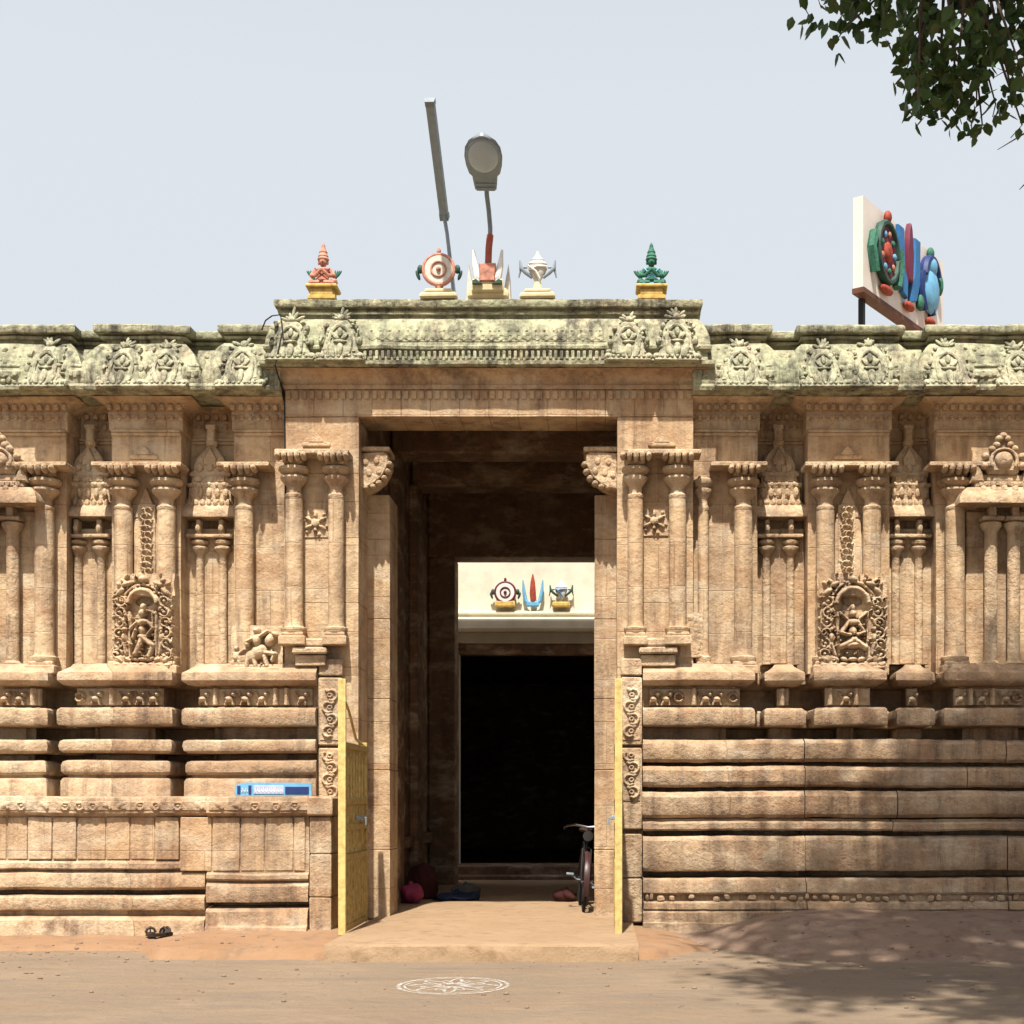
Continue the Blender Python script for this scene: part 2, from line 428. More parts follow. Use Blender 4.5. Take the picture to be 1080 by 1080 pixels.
# ------------------------------------------------------------------ temple gatehouse
T = empty('temple_gatehouse', (0, 0, 0), 'carved sandstone temple gatehouse with tall open doorway, flanking pilastered walls and lichen green cornice', 'temple')
YB, YR = .15, .55       # plane of the bays, plane of the recesses
def plan_from(xs):      # xs: list of (px, plane) giving where each plane starts
    out = []
    for i, (a, y) in enumerate(xs):
        if out: out.append((X(a, min(y, out[-1][1])), out[-1][1]))
        x = X(a, min(y, out[-1][1])) if out else X(a, y)
        out.append((x, y))
    return out
# upper wall, left and right of the gateway
WL = [(-480, YB), (-410, YR), (-345, YB), (-265, YR), (-200, YB), (-110, YR), (-60, YB), (70, YR), (118, YB), (191, YR), (247, YB)]
WRt = [(730, YB), (799, YR), (852, YB), (938, YR), (987, YB), (1115, YR), (1165, YB), (1250, YR), (1300, YB)]
def plan_left(w): p = plan_from(w); p.append((X(301, YB), YB)); return p
def plan_right(w): p = plan_from(w); p[0] = (X(729, YB), YB); p.append((X(1420, YB), YB)); return p
PL, PR = plan_left(WL), plan_right(WRt)
wallprof = [(-.5, 2.84), (0, 2.84), (0, 3.2), (0, 3.9), (0, 4.5), (0, 5.09), (0, 5.49), (.02, 5.50), (.025, 5.69), (.015, 5.71), (.03, 5.74), (.07, 5.78), (.13, 5.81), (.16, 5.83), (-.5, 5.83)]
for nm, pl, lab in (('side_wall', PL, 'left stone wall of bays and recesses'), ('side_wall', PR, 'right stone wall of bays and recesses')):
    m = MB(); m.sweep(pl, wallprof, .3)
    for i in range(len(pl)-1):      # beading under the cavetto
        a, b = Vector((*pl[i], 0)), Vector((*pl[i+1], 0)); L = (b-a).length
        if abs(b.y-a.y) > .01: continue
        if L > .35: m.box(a.x+.0, b.x-.0, a.y-.03, a.y, 5.44, 5.475, .008); m.box(a.x+.0, b.x, a.y-.045, a.y, 5.475, 5.505, .008)
        n = max(1, int(L/.085))
        for k in range(n+1):
            p = a.lerp(b, k/n); m.ell((p.x, p.y-.03, 5.635), (.028, .02, .035), 7, 5); m.box(p.x-.026, p.x+.026, p.y-.085, p.y, 5.71, 5.77, .01)
    m.jitter(.007); tag(m.build(nm, STONE, T), lab)
# eave with lichen, sweeping over both side walls
eprof = [(-.5, 5.835), (.10, 5.835), (.23, 5.85), (.29, 5.865), (.30, 5.90), (.285, 5.93), (.295, 5.96), (.28, 6.06), (.245, 6.16), (.195, 6.28), (.13, 6.37), (.085, 6.42), (.04, 6.44), (.04, 6.47), (.09, 6.475), (.095, 6.50), (.05, 6.505), (.05, 6.52), (.14, 6.53), (.15, 6.55), (.145, 6.60), (.12, 6.62), (.0, 6.625), (-.5, 6.625)]
def lumps(m, pl, prof, za, zb, seed):
    """weathered low carving covering the curved face of an eave"""
    rnd = random.Random(seed); pr = [(z, o) for o, z in prof if o > 0]
    def off(z):
        for (z0, o0), (z1, o1) in zip(pr[:-1], pr[1:]):
            if z0 <= z <= z1 and z1 > z0: return o0+(o1-o0)*(z-z0)/(z1-z0)
        return pr[-1][1]
    for i in range(len(pl)-1):
        (ax, ay), (bx_, by) = pl[i], pl[i+1]
        if abs(by-ay) > .01 or max(ax, bx_) < -6.6 or min(ax, bx_) > 4.6: continue
        for zr in (0, .18, .36, .55, .75, .95):
            x = ax+.02
            while x < bx_-.01:
                z = za+(zb-za)*zr + rnd.uniform(-.02, .02); r = rnd.uniform(.012, .034)
                if rnd.random() < .42: m.ell((x, ay-off(z), z), (r*rnd.uniform(.7, 1.6), r*.8, r*rnd.uniform(.7, 1.3)), 7, 5, Matrix.Rotation(rnd.uniform(-.8, .8), 3, 'Y'))
                x += rnd.uniform(.05, .10)
YE = .36
def eplan(pl): return [(x, YE if abs(y-YR) < .01 else y) for x, y in pl]
for pl, lab in ((eplan(PL), 'left lichen covered eave and coping'), (eplan(PR), 'right lichen covered eave and coping')):
    m = MB(); m.sweep(pl, eprof, .16); lumps(m, pl, eprof, 5.96, 6.36, 17); m.jitter(.014, 2.5, .006); tag(m.build('eave', MOSS, T), lab)
# central block: piers, lintel, cornice
xl0, xl1, xr0, xr1 = X(300), X(378), X(651), X(731)
for a, b in ((xl0, xl1), (xr0, xr1)):
    m = MB(); zz = [-.1, 1, 2, 2.9, 3.6, 4.3, 5.0, 5.61]
    for z0, z1 in zip(zz[:-1], zz[1:]):
        lo = z1 < 2.95
        m.box(X(334.5) if lo and a < -2.8 else a, X(678) if lo and b > 0 else b, 0, .62, z0, z1-.003, .004)
    m.jitter(.004); m.build('gate_pier', STONE, T)
# side flesh of the block so that it reads as solid behind
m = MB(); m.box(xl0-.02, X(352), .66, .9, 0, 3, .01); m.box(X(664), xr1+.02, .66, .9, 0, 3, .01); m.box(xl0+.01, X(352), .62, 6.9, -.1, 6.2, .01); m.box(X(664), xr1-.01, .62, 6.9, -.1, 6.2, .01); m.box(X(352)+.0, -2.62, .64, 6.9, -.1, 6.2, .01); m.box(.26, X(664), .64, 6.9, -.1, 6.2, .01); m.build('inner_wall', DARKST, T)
m = MB()
for k in range(14):
    a = xl0 + (xr1-xl0)*k/14; b = xl0 + (xr1-xl0)*(k+1)/14
    m.box(a+.001, b-.001, 0, .6, 5.613, 5.905, .004)
m.jitter(.003); m.build('lintel', STONE, T)
PC = [(xl0, 1.0), (xl0, 0), (xr1, 0), (xr1, 1.0)]
m = MB(); m.sweep(PC, [(-.3, 5.905), (.022, 5.905), (.03, 5.925), (.03, 5.95), (.012, 5.96), (.02, 5.99), (.06, 6.04), (.12, 6.075), (.17, 6.09), (-.3, 6.09)], .25); m.jitter(.004)
for k in range(52):
    x = xl0 + (xr1-xl0)*(k+.5)/52; m.box(x-.026, x+.026, -.022, 0, 5.80, 5.89, .006)
m.build('lintel_cornice', STONE, T)
cprof = [(-.3, 6.095), (.12, 6.095), (.20, 6.10), (.225, 6.115), (.23, 6.155), (.16, 6.16), (.15, 6.175), (.15, 6.275), (.16, 6.285), (.19, 6.29), (.195, 6.32), (.175, 6.34), (.165, 6.42), (.14, 6.50), (.10, 6.58), (.05, 6.65), (.01, 6.67), (.01, 6.70), (.055, 6.705), (.06, 6.73), (.02, 6.735), (.02, 6.765), (.09, 6.775), (.10, 6.80), (.095, 6.85), (.07, 6.86), (-.3, 6.87)]
m = MB(); m.sweep(PC, cprof, .14); x = X(386)
while x < X(637):
    m.box(x, x+.032, -.19, -.13, 6.18, 6.27, .006); x += .062
m.jitter(.010, 2.5, .005)
tag(m.build('eave', MOSS, T), 'raised lichen covered cornice over the gateway')
# low carved frieze on the centre of the cornice
sh = []
random.seed(3)
for k in range(26):
    x = X(392) + (X(630)-X(392))*k/25
    sh += [('e', x, 6.44, .030, .05, 0, .03), ('e', x+.02, 6.50, .018, .018, 0, .03), ('a', x+.04, 6.42, .03, .01, .02, 0, 6)]
m = MB(); m.relief(X(386), X(640), 6.36, 6.56, -.178, sh, .012); m.xf(Matrix.Identity(4))
for v in m.v: v.y += .005+(v.z-6.36)*.36
m.build('frieze_relief', MOSS, T)
m = MB(); m.box(xl0-.02, xr1+.02, .3, 7.0, 6.2, 6.84, .02); m.build('roof', MOSS, T)
for a, b in ((-12, xl0-.03), (xr1+.03, 9)): m = MB(); m.box(a, b, .66, 2.0, 0, 6.5, .02); m.jitter(.005); m.build('wall_core', STONE, T)

# inner jambs, brackets, beams
def jamb(pxa, pxb, s, lab):
    a, b = X(pxa, .63), X(pxb, .63); m = MB()
    zz = [0.12, .9, 1.8, 2.6, 3.5, 4.4, 4.9]
    for z0, z1 in zip(zz[:-1], zz[1:]): m.box(a, b, .625, 1.25, z0, z1-.002, .008)
    m.jitter(.006); j = m.build('door_jamb', STONE, T); tag(j, lab)
jamb(383, 411, 0, 'left inner door jamb'); jamb(627, 656, 0, 'right inner door jamb')
def bracket(px, s, lab):
    x = X(px, .35); m = MB(); W = .36
    out = [(0, 0), (0, .40), (.30, .42), (.345, .38), (.35, .30), (.32, .22), (.27, .14), (.19, .07), (.10, .02)]
    m.prism([(x + s*p[0], 4.87 + p[1]) for p in (out if s > 0 else out)], .20, .62, .02)
    m.box(min(x, x+s*.37), max(x, x+s*.37), .18, .62, 5.285, 5.335, .01)
    for k, (q, zq) in enumerate(((.10, .30), (.22, .31), (.14, .18), (.245, .20), (.05, .16))):
        m.ell((x+s*q, .20, 4.87+zq), (.035, .018, .045), 8, 5)
    for k in range(6):
        a = k/5*1.35; m.ell((x+s*(.10+.255*math.sin(a*1.1)), .28, 5.16-.28*math.cos(a*1.1)+.02), (.045, .10, .035), 8, 5)
    m.jitter(.006); tag(m.build('corbel_bracket', STONE_S, T), lab)
bracket(378, 1, 'left carved corbel bracket in the doorway'); bracket(651, -1, 'right carved corbel bracket in the doorway')
m = MB(); zz = [5.62, 5.75, 6.18]
m.box(-2.7, .3, .60, .64, 5.9, 6.18, .01)
for y in (2.4, 4.3): m.box(-2.6, .25, y, y+.5, 5.80, 6.19, .02)
m.box(-2.66, .3, .62, 7.0, 6.16, 6.21, .01); m.jitter(.005); m.build('ceiling_beam', DARKST, T)
# back portal of the passage
xa = X(481, 6.6)
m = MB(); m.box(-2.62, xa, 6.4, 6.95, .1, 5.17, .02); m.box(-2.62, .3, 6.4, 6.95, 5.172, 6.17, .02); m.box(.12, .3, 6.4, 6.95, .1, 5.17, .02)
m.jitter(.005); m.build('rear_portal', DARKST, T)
# pilaster strips and courses on the left wall of the passage
m = MB()
for y in (2.3, 4.2): m.box(-2.62, -2.50, y, y+.55, .12, 5.8, .015)
for z in (.12, .8): m.box(-2.62, -2.54, 1.25, 6.4, z, z+.16, .02)
m.jitter(.006); m.build('passage_pilaster', DARKST, T)

# platform (raised floor of the gateway)
m = MB()
def plat(x0, x1, y0, y1):
    nx, ny = 30, 60; vs = []; fs = []
    for j in range(ny+1):
        for i in range(nx+1):
            x = x0+(x1-x0)*i/nx; y = y0+(y1-y0)*j/ny
            if j == 0: y += .05*nz(x, 0, 1.3) + .02*nz(x, 3, 6)
            vs.append((x, y, .15 + .006*nz(x, y, 2) + .003*nz(x, y, 9)))
    o = len(vs)
    for j in range(ny):
        for i in range(nx): a = j*(nx+1)+i; fs.append((a, a+1, a+nx+2, a+nx+1))
    for i in range(nx+1):
        v = vs[i]; vs.append((v[0], v[1]-.02, .135)); vs.append((v[0], v[1]-.035+.015*nz(v[0], 1, 8), .07)); vs.append((v[0], v[1]-.06, -.05))
    for i in range(nx):
        fs.append((i, o+3*i, o+3*i+3, i+1))
        for k in (0, 1): fs.append((o+3*i+k, o+3*i+k+1, o+3*i+4+k, o+3*i+3+k))
    return MB().add(vs, fs)
pf = plat(X(352, -2.0)-.0, X(672, -2.0), -2.45, 8.4); pf.build('platform', FLOORM, T)

# ---------------- base mouldings
baseup = [(-.3, 2.95), (0, 2.93), (.03, 2.90), (.14, 2.85), (.19, 2.83), (.20, 2.80), (.20, 2.745), (.18, 2.73), (.12, 2.70), (.02, 2.69), (-.07, 2.685), (-.07, 2.47), (.0, 2.455), (.15, 2.45), (.19, 2.43), (.20, 2.40), (.20, 2.29), (.18, 2.265), (.08, 2.255), (-.20, 2.25), (-.22, 2.24), (-.22, 2.12)]
baseL = baseup + [(-.15, 2.115), (.12, 2.11), (.17, 2.09), (.19, 2.04), (.17, 1.99), (.11, 1.965), (-.15, 1.96), (-.18, 1.95), (-.18, 1.90), (.06, 1.89), (.13, 1.87), (.15, 1.83), (.15, 1.76), (.11, 1.73), (.06, 1.725), (.06, 1.70), (.13, 1.69), (.16, 1.66), (.16, 1.45), (-.3, 1.45)]
baseR = baseup + [(-.22, 2.02), (-.3, 2.02)]
YP = -.06; YN = .50
def squeeze(pr): return [(o*.62 if o > 0 else o, z) for o, z in pr]
baseL, baseR = squeeze(baseL), squeeze(baseR)
def notched(start, cuts, planes):
    out = [(start, planes[0])]
    for c, pl_ in zip(cuts, planes[1:]): out += [(c-17, YN), (c+17, pl_)]
    return out
BLp = plan_from(notched(-480, (-396, -194, -112, 60, 190), (YP, YP+.05, YP, YP, YP-.03, YP))); BLp.append((X(335, YP), YP))
BRp = plan_from(notched(678, (800, 852, 938, 988, 1112, 1166), (YP, YP+.06, YP-.03, YP+.06, YP-.02, YP+.06, YP))); BRp.append((X(1420, YP), YP))
m = MB(); m.sweep(BLp, baseL, .14); m.jitter(.009, 1.8, .006); tag(m.build('base_moulding', BASE, T), 'left stepped base mouldings')
m = MB(); m.sweep(BRp, baseR, .14); m.jitter(.012, 1.8, .005); tag(m.build('base_moulding', BASE, T), 'right upper base mouldings')
# small carved blocks and animals in the band
def band(px0, px1, plane, seed):
    rnd = random.Random(seed); sh = []; x0, x1 = X(px0, plane), X(px1, plane); x = x0+.05
    while x < x1-.05:
        k = rnd.random()
        if k < .6:
            sh += [('e', x, 2.55, .045, .035, rnd.uniform(-.5, .5), .06), ('e', x+.045, 2.60, .025, .028, 0, .06), ('l', x-.03, 2.53, x-.05, 2.48, .014, .045), ('l', x+.03, 2.53, x+.04, 2.48, .014, .045), ('l', x-.04, 2.56, x-.07, 2.62, .012, .04)]
        elif k < .8: sh += [('l', x, 2.48, x, 2.66, .03, .05)]
        else: sh += [('a', x, 2.57, .045, .014, .045, 0, 6)]
        x += rnd.uniform(.11, .18)
    return sh
for a, b, pl_, sd in ((0, 42, YP, 1), (79, 171, YP-.03, 2), (209, 330, YP, 3), (684, 781, YP, 4), (820, 833, YP+.06, 5), (871, 919, YP-.03, 6), (957, 969, YP+.06, 7), (1007, 1080, YP-.02, 8)):
    m = MB(); m.relief(X(a, pl_), X(b, pl_), 2.475, 2.675, pl_+.05, band(a, b, pl_, sd), .012, .006, .02, 1.9); m.jitter(.004); m.build('animal_frieze', STONE_S, T)
# right lower straight courses
lowR = [(-.4, 2.10), (.02, 2.10), (.10, 2.085), (.15, 2.05), (.17, 2.0), (.165, 1.93), (.13, 1.885), (.08, 1.87), (-.2, 1.86), (-.2, 1.83), (.08, 1.82), (.14, 1.80), (.17, 1.76), (.17, 1.67), (.15, 1.62), (.10, 1.60), (-.2, 1.595), (-.2, 1.565), (.09, 1.555), (.16, 1.53), (.19, 1.48), (.20, 1.38), (.175, 1.31), (.13, 1.275), (.13, 1.235), (.20, 1.225), (.235, 1.205), (.235, 1.15), (.22, 1.135), (-.2, 1.125), (-.2, 1.085), (.14, 1.075), (.19, 1.05), (.205, 1.0), (.205, .78), (.19, .715), (.16, .70), (-.15, .695), (-.15, .63), (.16, .62), (.22, .60), (.25, .56), (.255, .47), (.20, .455), (.19, .385), (.24, .375), (.27, .35), (.28, .30), (.30, .285), (.31, .17), (.34, .155), (.35, -.1), (-.4, -.1)]
def low_plan(px0, px1, y, n=1): return [(X(px0, y), y), (X(px1, y), y)]
courses = [[(-.4, 2.115), (.115, 2.11), (.15, 2.095), (.17, 2.06), (.175, 1.94), (.165, 1.90), (.12, 1.865), (-.2, 1.86), (-.4, 1.86)],
    [(-.4, 1.83), (.125, 1.825), (.155, 1.81), (.175, 1.78), (.18, 1.66), (.165, 1.625), (.12, 1.60), (-.2, 1.595), (-.4, 1.595)],
    [(-.4, 1.565), (.13, 1.56), (.17, 1.54), (.195, 1.50), (.20, 1.36), (.185, 1.31), (.14, 1.275), (-.4, 1.272)],
    [(-.4, 1.271), (.12, 1.26), (.125, 1.235), (.22, 1.228), (.235, 1.21), (.238, 1.155), (.225, 1.135), (-.2, 1.125), (-.4, 1.12)],
    [(-.4, 1.08), (.17, 1.078), (.20, 1.06), (.215, 1.03), (.215, .90), (.21, .75), (.195, .71), (.17, .70), (-.15, .695), (-.4, .69)],
    [(-.4, .63), (.20, .628), (.235, .61), (.25, .57), (.255, .475), (.24, .455), (.18, .45), (.18, .385), (.24, .38), (.27, .36), (.28, .30), (.27, .286), (-.4, .284)],
    [(-.4, .282), (.30, .280), (.315, .26), (.32, .16), (.345, .152), (.35, -.1), (-.4, -.1)],
    [(-.4, 2.12), (-.22, 2.12), (-.22, 0), (-.4, 0)]]
rc = random.Random(11)
for ci, pr in enumerate(courses):
    m = MB(); px = 677
    while px < 1420:
        wd = rc.choice((96, 130, 168, 170, 210)) if ci not in (3, 7) else 260
        if px == 677: wd = 169.5 if ci != 3 else 260
        q = min(1420, px+wd); dy = rc.uniform(-.022, .022) if ci != 7 else 0; dz = rc.uniform(-.006, .006) if ci not in (6, 7) else 0
        ch = rc.uniform(.3, 1)
        m.sweep([(X(px+.5, .02), .02+dy), (X(q-.5, .02), .02+dy+rc.uniform(-.012, .012))], [(o, z+dz) for o, z in pr], .09)
        px = q
    m.jitter(.010, 1.1, .009); m.build('base_course', BASE, T, ang=24)
# row of worn little blocks in the lowest groove, right
m = MB(); x = X(680, -.2); m.box(x, 5.5, -.19, -.14, .37, .46, .005)
while x < 5.5:
    wd = random.uniform(.035, .08)
    zz_ = random.uniform(-.02, .01)
    if random.random() < .72: m.box(x, x+wd, -.235-random.uniform(0, .02), -.17, .39+zz_, .43+zz_+random.uniform(0, .03), .014)
    x += wd+random.uniform(.01, .07)
m.jitter(.02, 7, .012); m.build('carved_course', BASE, T)
# left plinth (raised bench)
def plinth(px0, px1, y, lowprof, nm, lab, end=False):
    a, b = X(px0, y), X(px1, y)
    m = MB(); m.sweep([(a, y), (b, y)] + ([(b, .3)] if end else []), lowprof, .14); m.jitter(.011, 1.7, .005); return tag(m.build(nm, BASE, T), lab)
top = [(-.75, 1.50), (.03, 1.50), (.07, 1.49), (.08, 1.47), (.08, 1.33), (.06, 1.305), (.02, 1.295), (.0, 1.285), (.0, .83)]
pA = top + [(.01, .825), (.06, .80), (.065, .75), (.05, .735), (.0, .73), (.015, .71), (.06, .69), (.085, .62), (.075, .55), (.03, .52), (-.2, .515), (-.2, .475), (.05, .465), (.10, .44), (.115, .36), (.10, .32), (.04, .30), (.03, .26), (.08, .24), (.13, .21), (.15, .12), (.16, -.1), (-.75, -.1)]
pB = top + [(.01, .70), (.05, .68), (.055, .64), (.04, .62), (.0, .615), (.03, .59), (.06, .56), (.07, .45), (.06, .40), (.0, .39), (-.2, .385), (-.2, .35), (.06, .33), (.09, .30), (.10, .20), (.11, .16), (.15, .14), (.17, .06), (.17, -.1), (-.75, -.1)]
YPL = -.45
plinth(-480, 219, YPL, pA, 'plinth', 'long left bench plinth')
plinth(219.5, 326, YPL-.07, pB, 'plinth', 'forward stepping end of the bench plinth')
m = MB()
a, b = X(326.5, -.6), X(349, -.6)
for z0, z1 in ((-.1, .45), (.452, .9), (.902, 1.29)): m.box(a, b, -.60, .3, z0, z1, .012)
m.box(a-.02, b+.02, -.64, .3, 1.295, 1.50, .02); m.jitter(.009); m.build('corner_block', BASE, T)
# upright slabs and rosettes on the plinth
m = MB(); rs = random.Random(5); px = -470
while px < 322:
    wd = rs.choice((22, 26, 30, 34, 40)); y = YPL-.0 if px+wd < 219 else YPL-.07
    zb = .84 if px+wd < 219 else .72
    m.box(X(px, y)+.008, X(min(px+wd, 323), y)-.008, y-rs.uniform(.012, .035), y+.05, zb, 1.282, .008); px += wd
m.jitter(.006, 3, .004); m.build('panel_slab', STONE, T)
sh = []; xA, xB = X(-470, YPL-.1), X(345, YPL-.1); x = xA+.1
while x < xB-.1:
    sh += [('a', x, 1.40, .038, .012, .022, -3.2, 3.2), ('e', x, 1.40, .015, .015, 0, .028)] if rs.random() < .5 else [('e', x, 1.41, .05, .025, rs.uniform(-.6, .6), .022), ('e', x+.03, 1.38, .02, .02, 0, .025)]
    x += rs.uniform(.13, .24)
m = MB(); m.relief(xA, X(219, YPL-.1), 1.345, 1.46, YPL-.082, [q for q in sh if q[1] < X(217, YPL-.1)], .014)
m.relief(X(221, YPL-.1), xB, 1.345, 1.46, YPL-.152, [q for q in sh if q[1] > X(223, YPL-.1)], .014); m.jitter(.006, 3, .005); m.build('rosette_band', BASE, T)
# carved edge strips beside the doorway
def jamb_strip(pxa, pxb, y, seed, lab):
    rnd = random.Random(seed); a, b = X(pxa, y), X(pxb, y); m = MB(); cx = (a+b)/2; w_ = (b-a)/2
    blocks = [(.15, .62), (.63, 1.10), (1.15, 2.02), (2.05, 2.78), (2.80, 2.98)]
    for z0, z1 in blocks: m.box(a, b, y, .04, z0, z1, .012)
    sh = []; z = 1.55; s = 1
    while z < 2.7:
        sh += [('a', cx+s*.02, z, .055, .016, .035, -2.2 if s > 0 else .9, 2.4 if s > 0 else 5.5), ('e', cx-s*.03, z+.05, .022, .03, s*.6, .035), ('a', cx, z, .02, .012, .03, -3.1, 3.2)]
        z += .13; s = -s
    m.relief(a+.012, b-.012, 1.45, 1.98, y-.004, [q for q in sh if q[2] < 1.95], .008)
    m.relief(a+.012, b-.012, 2.10, 2.74, y-.004, [q for q in sh if 2.13 < q[2] < 2.70], .008)
    m.jitter(.005); tag(m.build('carved_jamb_strip', STONE_S, T), lab)
jamb_strip(336, 361, -.10, 1, 'left scroll carved strip beside the doorway'); jamb_strip(655, 677, -.16, 2, 'right scroll carved strip beside the doorway')

# ------------------------------------------------------------------ pilasters
def capital_mb(cx, cy, zt, r, teeth=True):
    m = MB(); k = r/.105
    m.lathe(cx, cy, [(r*.80, zt-.50), (r*1.02, zt-.47), (r*1.02, zt-.44), (r*.82, zt-.42), (r*.80, zt-.37), (r*.9, zt-.345), (r*1.15, zt-.32), (r*1.42, zt-.29), (r*1.55, zt-.265), (r*1.5, zt-.245), (r*1.15, zt-.235), (r*1.1, zt-.225), (r*1.5, zt-.205), (r*1.78, zt-.175), (r*1.72, zt-.145), (r*1.3, zt-.13), (r*1.0, zt-.12), (r*.9, zt-.10)], 22)
    return m
def bracket_mb(x0, x1, y0, yw, zt, centers, r):
    m = MB(); m.box(x0, x1, y0, yw, zt-.035, zt+.012, .008)
    for cx in centers:
        for i in range(-2, 3):
            x = cx+i*r*.72
            m.ell((x, y0+.05, zt-.055), (r*.36, .10, .07-.012*abs(i)), 8, 6)
        m.box(cx-r*1.1, cx+r*1.1, y0+.10, yw, zt-.12, zt-.04, .02)
    return m
def pilaster(px, yw, z0, zt, r, lab=None, w_ab=None, base=True, dx=0):
    cy = yw-.085; cx = X(px, yw)
    m = MB()
    prof = [(r*1.0, z0+.25), (r*1.02, z0+.30)]
    n = 12
    zs = [z0+.30 + (zt-.48-z0-.30)*i/n for i in range(n+1)]
    prof = [(r*1.35, z0+.135), (r*1.45, z0+.16), (r*1.45, z0+.19), (r*1.1, z0+.205), (r, z0+.24)] + [(r*.99, z) for z in zs]
    m.lathe(cx, cy, prof, 16)
    m.box(cx-r*1.5, cx+r*1.5, cy-r*1.5, yw+.02, z0, z0+.10, .012); m.box(cx-r*1.25, cx+r*1.25, cy-r*1.3, yw+.02, z0+.10, z0+.14, .01)
    m.jitter(.004, 2, .002)
    o = m.build('pilaster', STONE, T)
    if lab: o['label'] = lab
    capital_mb(cx, cy, zt, r).jitter(.003).build('capital', STONE_S, o)
    return o, cx
ZT = 5.08; ZB = 2.82
def abacus(px0, px1, yw, cxs, r, zt=ZT, motif=True, parent=None):
    m = bracket_mb(X(px0, yw), X(px1, yw), yw-.30, yw+.02, zt, cxs, r)
    if motif:
        c = (X(px0, yw)+X(px1, yw))/2; m.box(c-.15, c+.15, yw-.05, yw+.01, zt+.10, zt+.145, .01)
        m.prism([(c-.09, zt+.145), (c+.09, zt+.145), (c+.05, zt+.20), (c, zt+.25), (c-.05, zt+.20)], yw-.05, yw+.01, .01)
        m.box(c-.17, c+.17, yw-.03, yw+.01, zt+.05, zt+.10, .01)
    m.jitter(.004); m.build('abacus_bracket', STONE_S, parent or T)
for px in (50, -235, -85, -370):
    o, c = pilaster(px, YB, ZB, ZT, .105); abacus(px-32, px+30, YB, [c], .105, parent=o, motif=False)
o, c = pilaster(260, YB, ZB, ZT, .10); abacus(236, 290, YB, [c], .10, parent=o, motif=False)
o1, c1 = pilaster(133, YB, ZB, ZT, .10); o2, c2 = pilaster(178, YB, ZB, ZT, .10); abacus(106, 199, YB, [c1, c2], .10)
o1, c1 = pilaster(-330, YB, ZB, ZT, .10); o2, c2 = pilaster(-285, YB, ZB, ZT, .10); abacus(-354, -260, YB, [c1, c2], .10)
o, c = pilaster(783, YB, ZB, ZT, .10); abacus(748, 806, YB, [c], .10, parent=o, motif=False)
o, c = pilaster(741, YB, ZB, ZT, .06)
o1, c1 = pilaster(869, YB, ZB, ZT, .10); o2, c2 = pilaster(918, YB, ZB, ZT, .10); abacus(845, 942, YB, [c1, c2], .10)
o1, c1 = pilaster(1185, YB, ZB, ZT, .10); o2, c2 = pilaster(1232, YB, ZB, ZT, .10); abacus(1160, 1256, YB, [c1, c2], .10)
for px in (1005, 1098, 1325):
    o, c = pilaster(px, YB, ZB, ZT, .105); abacus(px-31, px+34, YB, [c], .105, parent=o, motif=False)
# pilasters of the central block
o1, c1 = pilaster(312, 0, 3.12, 5.18, .095); o2, c2 = pilaster(356, 0, 3.12, 5.18, .085); abacus(296, 372, 0, [c1, c2], .095, 5.18)
o1, c1 = pilaster(670, 0, 3.12, 5.18, .085); o2, c2 = pilaster(714, 0, 3.12, 5.18, .095); abacus(658, 738, 0, [c1, c2], .095, 5.18)
# stepped pedestals under them
for pxa, pxb in ((312, 344), (676, 712)):
    m = MB(); m.box(X(pxa, -.1), X(pxb, -.1), -.14, .02, 2.90, 3.02, .01); m.box(X(pxa-2, -.1), X(pxb+2, -.1), -.20, .02, 3.03, 3.10, .015); m.box(X(pxa+2, -.1), X(pxb-2, -.1), -.16, .02, 3.11, 3.2, .02)
    m.jitter(.006); m.build('pedestal_block', STONE_S, T)

